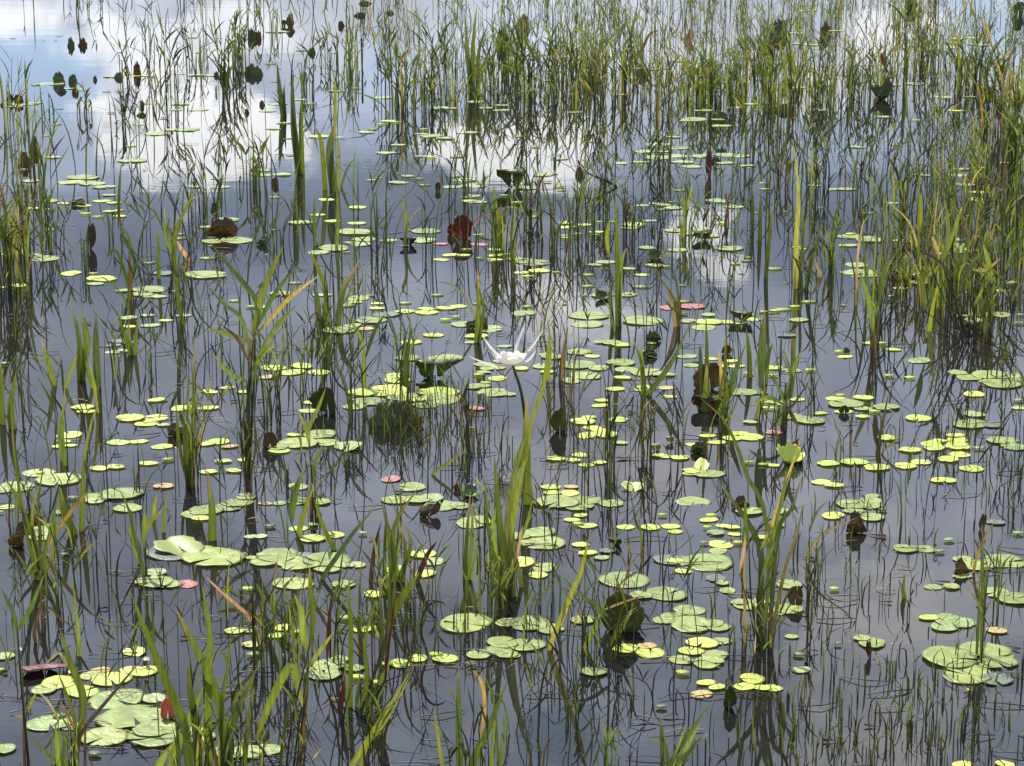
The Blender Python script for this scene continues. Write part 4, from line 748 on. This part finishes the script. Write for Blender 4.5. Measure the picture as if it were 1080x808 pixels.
CL = """48,122,7,45,14,2.0,d 90,122,9,48,12,2.2,n 125,137,6,60,16,2,d 135,88,6,80,16,2,d 165,82,5,80,16,1.8,d 180,112,9,105,22,2,d 200,72,6,70,20,2,d 237,98,16,95,12,2.6,n 252,70,16,66,12,2.4,l 266,200,12,85,14,2.4,n 212,222,12,60,20,1.8,n 285,36,9,44,14,2,n 320,95,10,80,22,2,d 345,66,9,62,18,2,n 375,78,11,80,22,2,n 410,112,14,110,24,2.4,n 430,118,15,112,20,2.4,s 452,118,13,104,20,2.4,n 470,90,13,92,20,2.4,n 520,98,15,100,16,2.6,n 536,80,13,92,16,2.4,l 556,104,15,104,20,2.4,n 580,92,15,96,20,2.4,n 602,94,15,104,20,2.4,n 626,118,15,112,20,2.4,s 646,100,13,94,20,2.4,n 672,92,15,92,20,2.4,n 692,128,13,92,20,2.2,s 745,112,44,72,24,2.4,l 771,118,18,74,18,2.4,l 800,92,15,94,20,2.4,n 816,120,15,104,18,2.4,n 842,100,13,94,20,2.4,n 872,108,15,84,20,2.2,n 897,104,13,84,20,2.2,s 930,104,15,92,20,2.2,n 960,88,13,92,20,2.2,n 985,66,11,62,18,2.2,n 1010,100,13,94,20,2.4,n 1032,90,15,94,18,2.4,n 1055,140,30,115,26,2.8,s 1072,178,28,118,20,3,l
8,305,34,160,22,3,s 26,268,20,115,18,2.6,s 40,190,8,60,12,2.2,d 52,262,10,95,16,2.6,n 88,285,6,60,20,2,d 225,242,8,105,14,2.4,d 292,258,7,66,18,2,d 402,262,8,104,22,2.2,d 455,276,6,90,20,2,d 490,208,10,92,22,2.2,n 520,268,12,96,16,2.6,n 545,275,14,118,18,2.8,n 562,258,13,104,20,2.4,d 590,268,16,114,26,2.4,d 615,248,12,94,22,2.4,n 636,228,10,92,18,2.2,n 662,250,10,84,18,2.2,d 692,256,7,62,18,2,d 720,248,8,84,16,2.2,n 762,238,6,62,18,2,d 700,178,9,72,20,2.2,n 780,168,10,74,20,2.2,n 830,196,9,74,20,2.2,d 856,206,10,92,18,2.2,n 880,290,8,95,14,2.4,n 902,206,8,82,18,2.2,d 930,336,10,112,18,2.6,n 951,256,15,112,18,2.6,n 976,298,18,112,30,2.6,s 1000,326,20,112,34,2.6,n 1021,258,18,114,22,2.6,s 1041,308,15,112,26,2.6,n 1066,278,16,134,20,2.6,n 1052,398,7,72,18,2,d 1036,356,11,94,16,2.6,n
120,396,8,92,14,2.4,n 152,402,6,62,18,2,d 206,516,12,152,10,2.6,n 263,524,10,142,10,2.6,d 290,440,9,124,12,2.4,n 330,410,10,122,16,2.4,n 346,388,8,110,12,2.4,d 371,438,8,122,10,2.2,d 426,432,9,112,14,2,d 470,428,7,72,20,1.8,d 496,478,18,104,16,2,k 515,566,9,82,16,2.4,n 600,418,7,104,16,2,d 641,478,6,104,12,2,k 680,478,11,94,14,2.4,s 716,478,5,122,8,2,k 760,478,7,100,16,2.2,n 815,478,5,84,12,2,d 890,488,8,60,16,1.8,d 931,508,6,124,8,2.2,k
100,606,8,92,16,2.4,d 60,648,13,104,18,2.8,n 30,668,10,100,18,2.4,d 152,646,6,90,18,2.2,d 241,648,8,104,16,2.6,n 280,698,15,134,22,3,n 310,708,17,134,20,3,n 326,698,14,124,18,2.8,s 351,698,13,124,20,2.8,n 381,700,17,114,20,3,d 406,698,18,134,20,3,n 431,660,10,94,16,2.6,d 491,668,10,84,16,2.2,k 531,646,26,92,22,3,l 561,668,10,84,20,2.4,n 591,690,8,114,16,2.6,s 621,700,10,104,18,2.6,n 656,700,10,114,22,2.4,k 702,648,6,84,20,2.2,k 791,700,11,84,34,2.6,l 806,698,7,110,24,2.4,s 851,660,9,114,10,2.4,n 866,610,7,80,14,2,d 1036,700,6,124,10,2.4,n 1051,650,6,104,12,2.2,d 955,646,4,44,10,2,k 200,825,14,128,26,3.4,n 236,825,12,118,22,3.2,l 76,822,12,94,16,3,l 321,822,8,124,20,3,s 401,800,6,104,20,2.8,n 481,825,6,114,20,2.8,n 506,826,8,104,20,2.8,d 561,826,5,90,20,2.4,d 641,832,8,84,22,3,l 20,560,9,90,16,2.4,n 430,560,7,70,18,2.2,d 417,453,30,40,26,1.2,d 440,452,16,40,14,1.3,d 150,700,9,80,26,3,l 270,812,9,110,20,3.2,l 690,600,6,80,20,2,k 1005,470,8,70,18,1.8,k 140,520,7,80,18,2.2,d 570,560,8,70,18,2,d 850,440,8,80,16,2,d 1070,450,8,80,16,2,d 120,250,6,70,20,2,d 330,560,9,100,16,2.4,n 455,620,8,90,18,2.2,d"""
for e in CL.split():
    q = e.split(','); f = list(map(float, q[:6])); clump(f[0], f[1], int(f[2]), f[3], f[4], f[5], q[6], f[1] > 330)

# thin stems too many to count: far reed bed, scattered stalks, spike rush
mb = MB(); rush = MB()
def scatter(mb, x0, y0, x1, y1, n, h0, h1, w0, w1, mix, lv=.3, lean=.34, cl=4, nn=6):
    k = 0
    while k < n:
        cx, cy = R.uniform(x0, x1), R.uniform(y0, y1); c = ground(cx, cy); s = ppm(c)
        for _ in range(R.randint(1, cl)):
            B = c + Vector((R.gauss(0, .05), R.gauss(0, .12), 0)); k += 1
            reed(mb, B, R.uniform(h0, h1), R.uniform(w0, w1), mix, lean=lean, leaves=R.choice([2, 3, 4]) if R.random() < lv else 0, n=nn)
far = 'gggdlldgdysk'; far2 = 'glglgldygslg'
scatter(mb, 380, -28, 1120, 30, 520, .15, .5, .006, .013, far2, .5)
scatter(mb, 380, 20, 1120, 125, 560, .12, .42, .0045, .010, far2, .5)
scatter(mb, -40, -30, 400, 20, 80, .2, .5, .007, .018, 'dgdgl', .3)
scatter(mb, 130, 30, 400, 110, 80, .2, .5, .006, .012, 'dgdgl', .3)
scatter(mb, 440, 120, 1100, 240, 260, .12, .42, .004, .009, 'ddkgdklk', .4)  # dark-heavy mixes from here down put backlit shade into the stem colours
scatter(mb, 900, 180, 1120, 340, 120, .2, .45, .005, .011, far, .35)
scatter(mb, -50, 120, 50, 320, 60, .3, .55, .007, .013, far, .3)
scatter(mb, 50, 120, 440, 300, 75, .2, .45, .005, .010, 'ddgkdg', .25)
scatter(mb, 440, 240, 930, 400, 130, .12, .36, .003, .007, 'ddkkdg', .35)
scatter(mb, -20, 300, 440, 480, 90, .12, .36, .003, .007, 'ddgkk', .35)
scatter(mb, 440, 400, 1100, 560, 70, .10, .28, .0025, .005, 'ddkgk', .3)
scatter(mb, -20, 480, 860, 720, 90, .10, .30, .0025, .006, 'ddkkgb', .35)
scatter(mb, -20, 700, 700, 850, 50, .10, .26, .003, .006, 'dgkgk', .3)
scatter(mb, 400, -20, 1110, 118, 900, .10, .36, .0045, .010, 'lglyglgls', .35, .40, 18)
scatter(mb, 560, 0, 900, 110, 420, .12, .40, .0045, .010, 'lglyglgls', .35, .40, 22)
scatter(mb, 960, 100, 1110, 330, 220, .10, .34, .0045, .009, 'lglyggls', .35, .42, 14)
for xa, xb in ((-700, -50), (1130, 1780)):
    scatter(mb, xa, -20, xb, 200, 520, .15, .45, .005, .011, far2, .4, .34, 10); scatter(mb, xa, 200, xb, 800, 300, .12, .36, .003, .007, 'ddkgg', .35)
tag(mb.build('marsh_grass', BLADE), 'thin grass and reed stems standing scattered across the whole marsh', 'marsh grass', kind='stuff')
rk = 'dkkddg'
for (x0, y0, x1, y1, n, h0, h1) in [(945, 700, 1085, 812, 150, .02, .09), (860, 640, 960, 800, 80, .02, .08), (800, 740, 900, 830, 80, .02, .09), (1020, 430, 1095, 545, 90, .03, .11), (830, 530, 930, 640, 60, .03, .11),
        (370, 420, 530, 500, 170, .03, .11), (940, 520, 1080, 640, 50, .02, .09), (860, 455, 1000, 520, 40, .03, .09), (560, 690, 800, 820, 90, .02, .09), (270, 440, 370, 520, 50, .03, .10), (470, 600, 700, 700, 50, .03, .10), (0, 500, 300, 800, 40, .03, .09), (720, 560, 870, 700, 40, .03, .10)]:
    scatter(rush, x0, y0, x1, y1, n, h0, h1, .0022, .0042, rk, .06, .34, 3, 4)
tag(rush.build('spike_rush', BLADE), 'short thin dark rush stems poking out of the open water', 'rush', kind='stuff')
label_all()
print('OBJ', len(bpy.data.objects), 'pads', len(lily), len(shld))
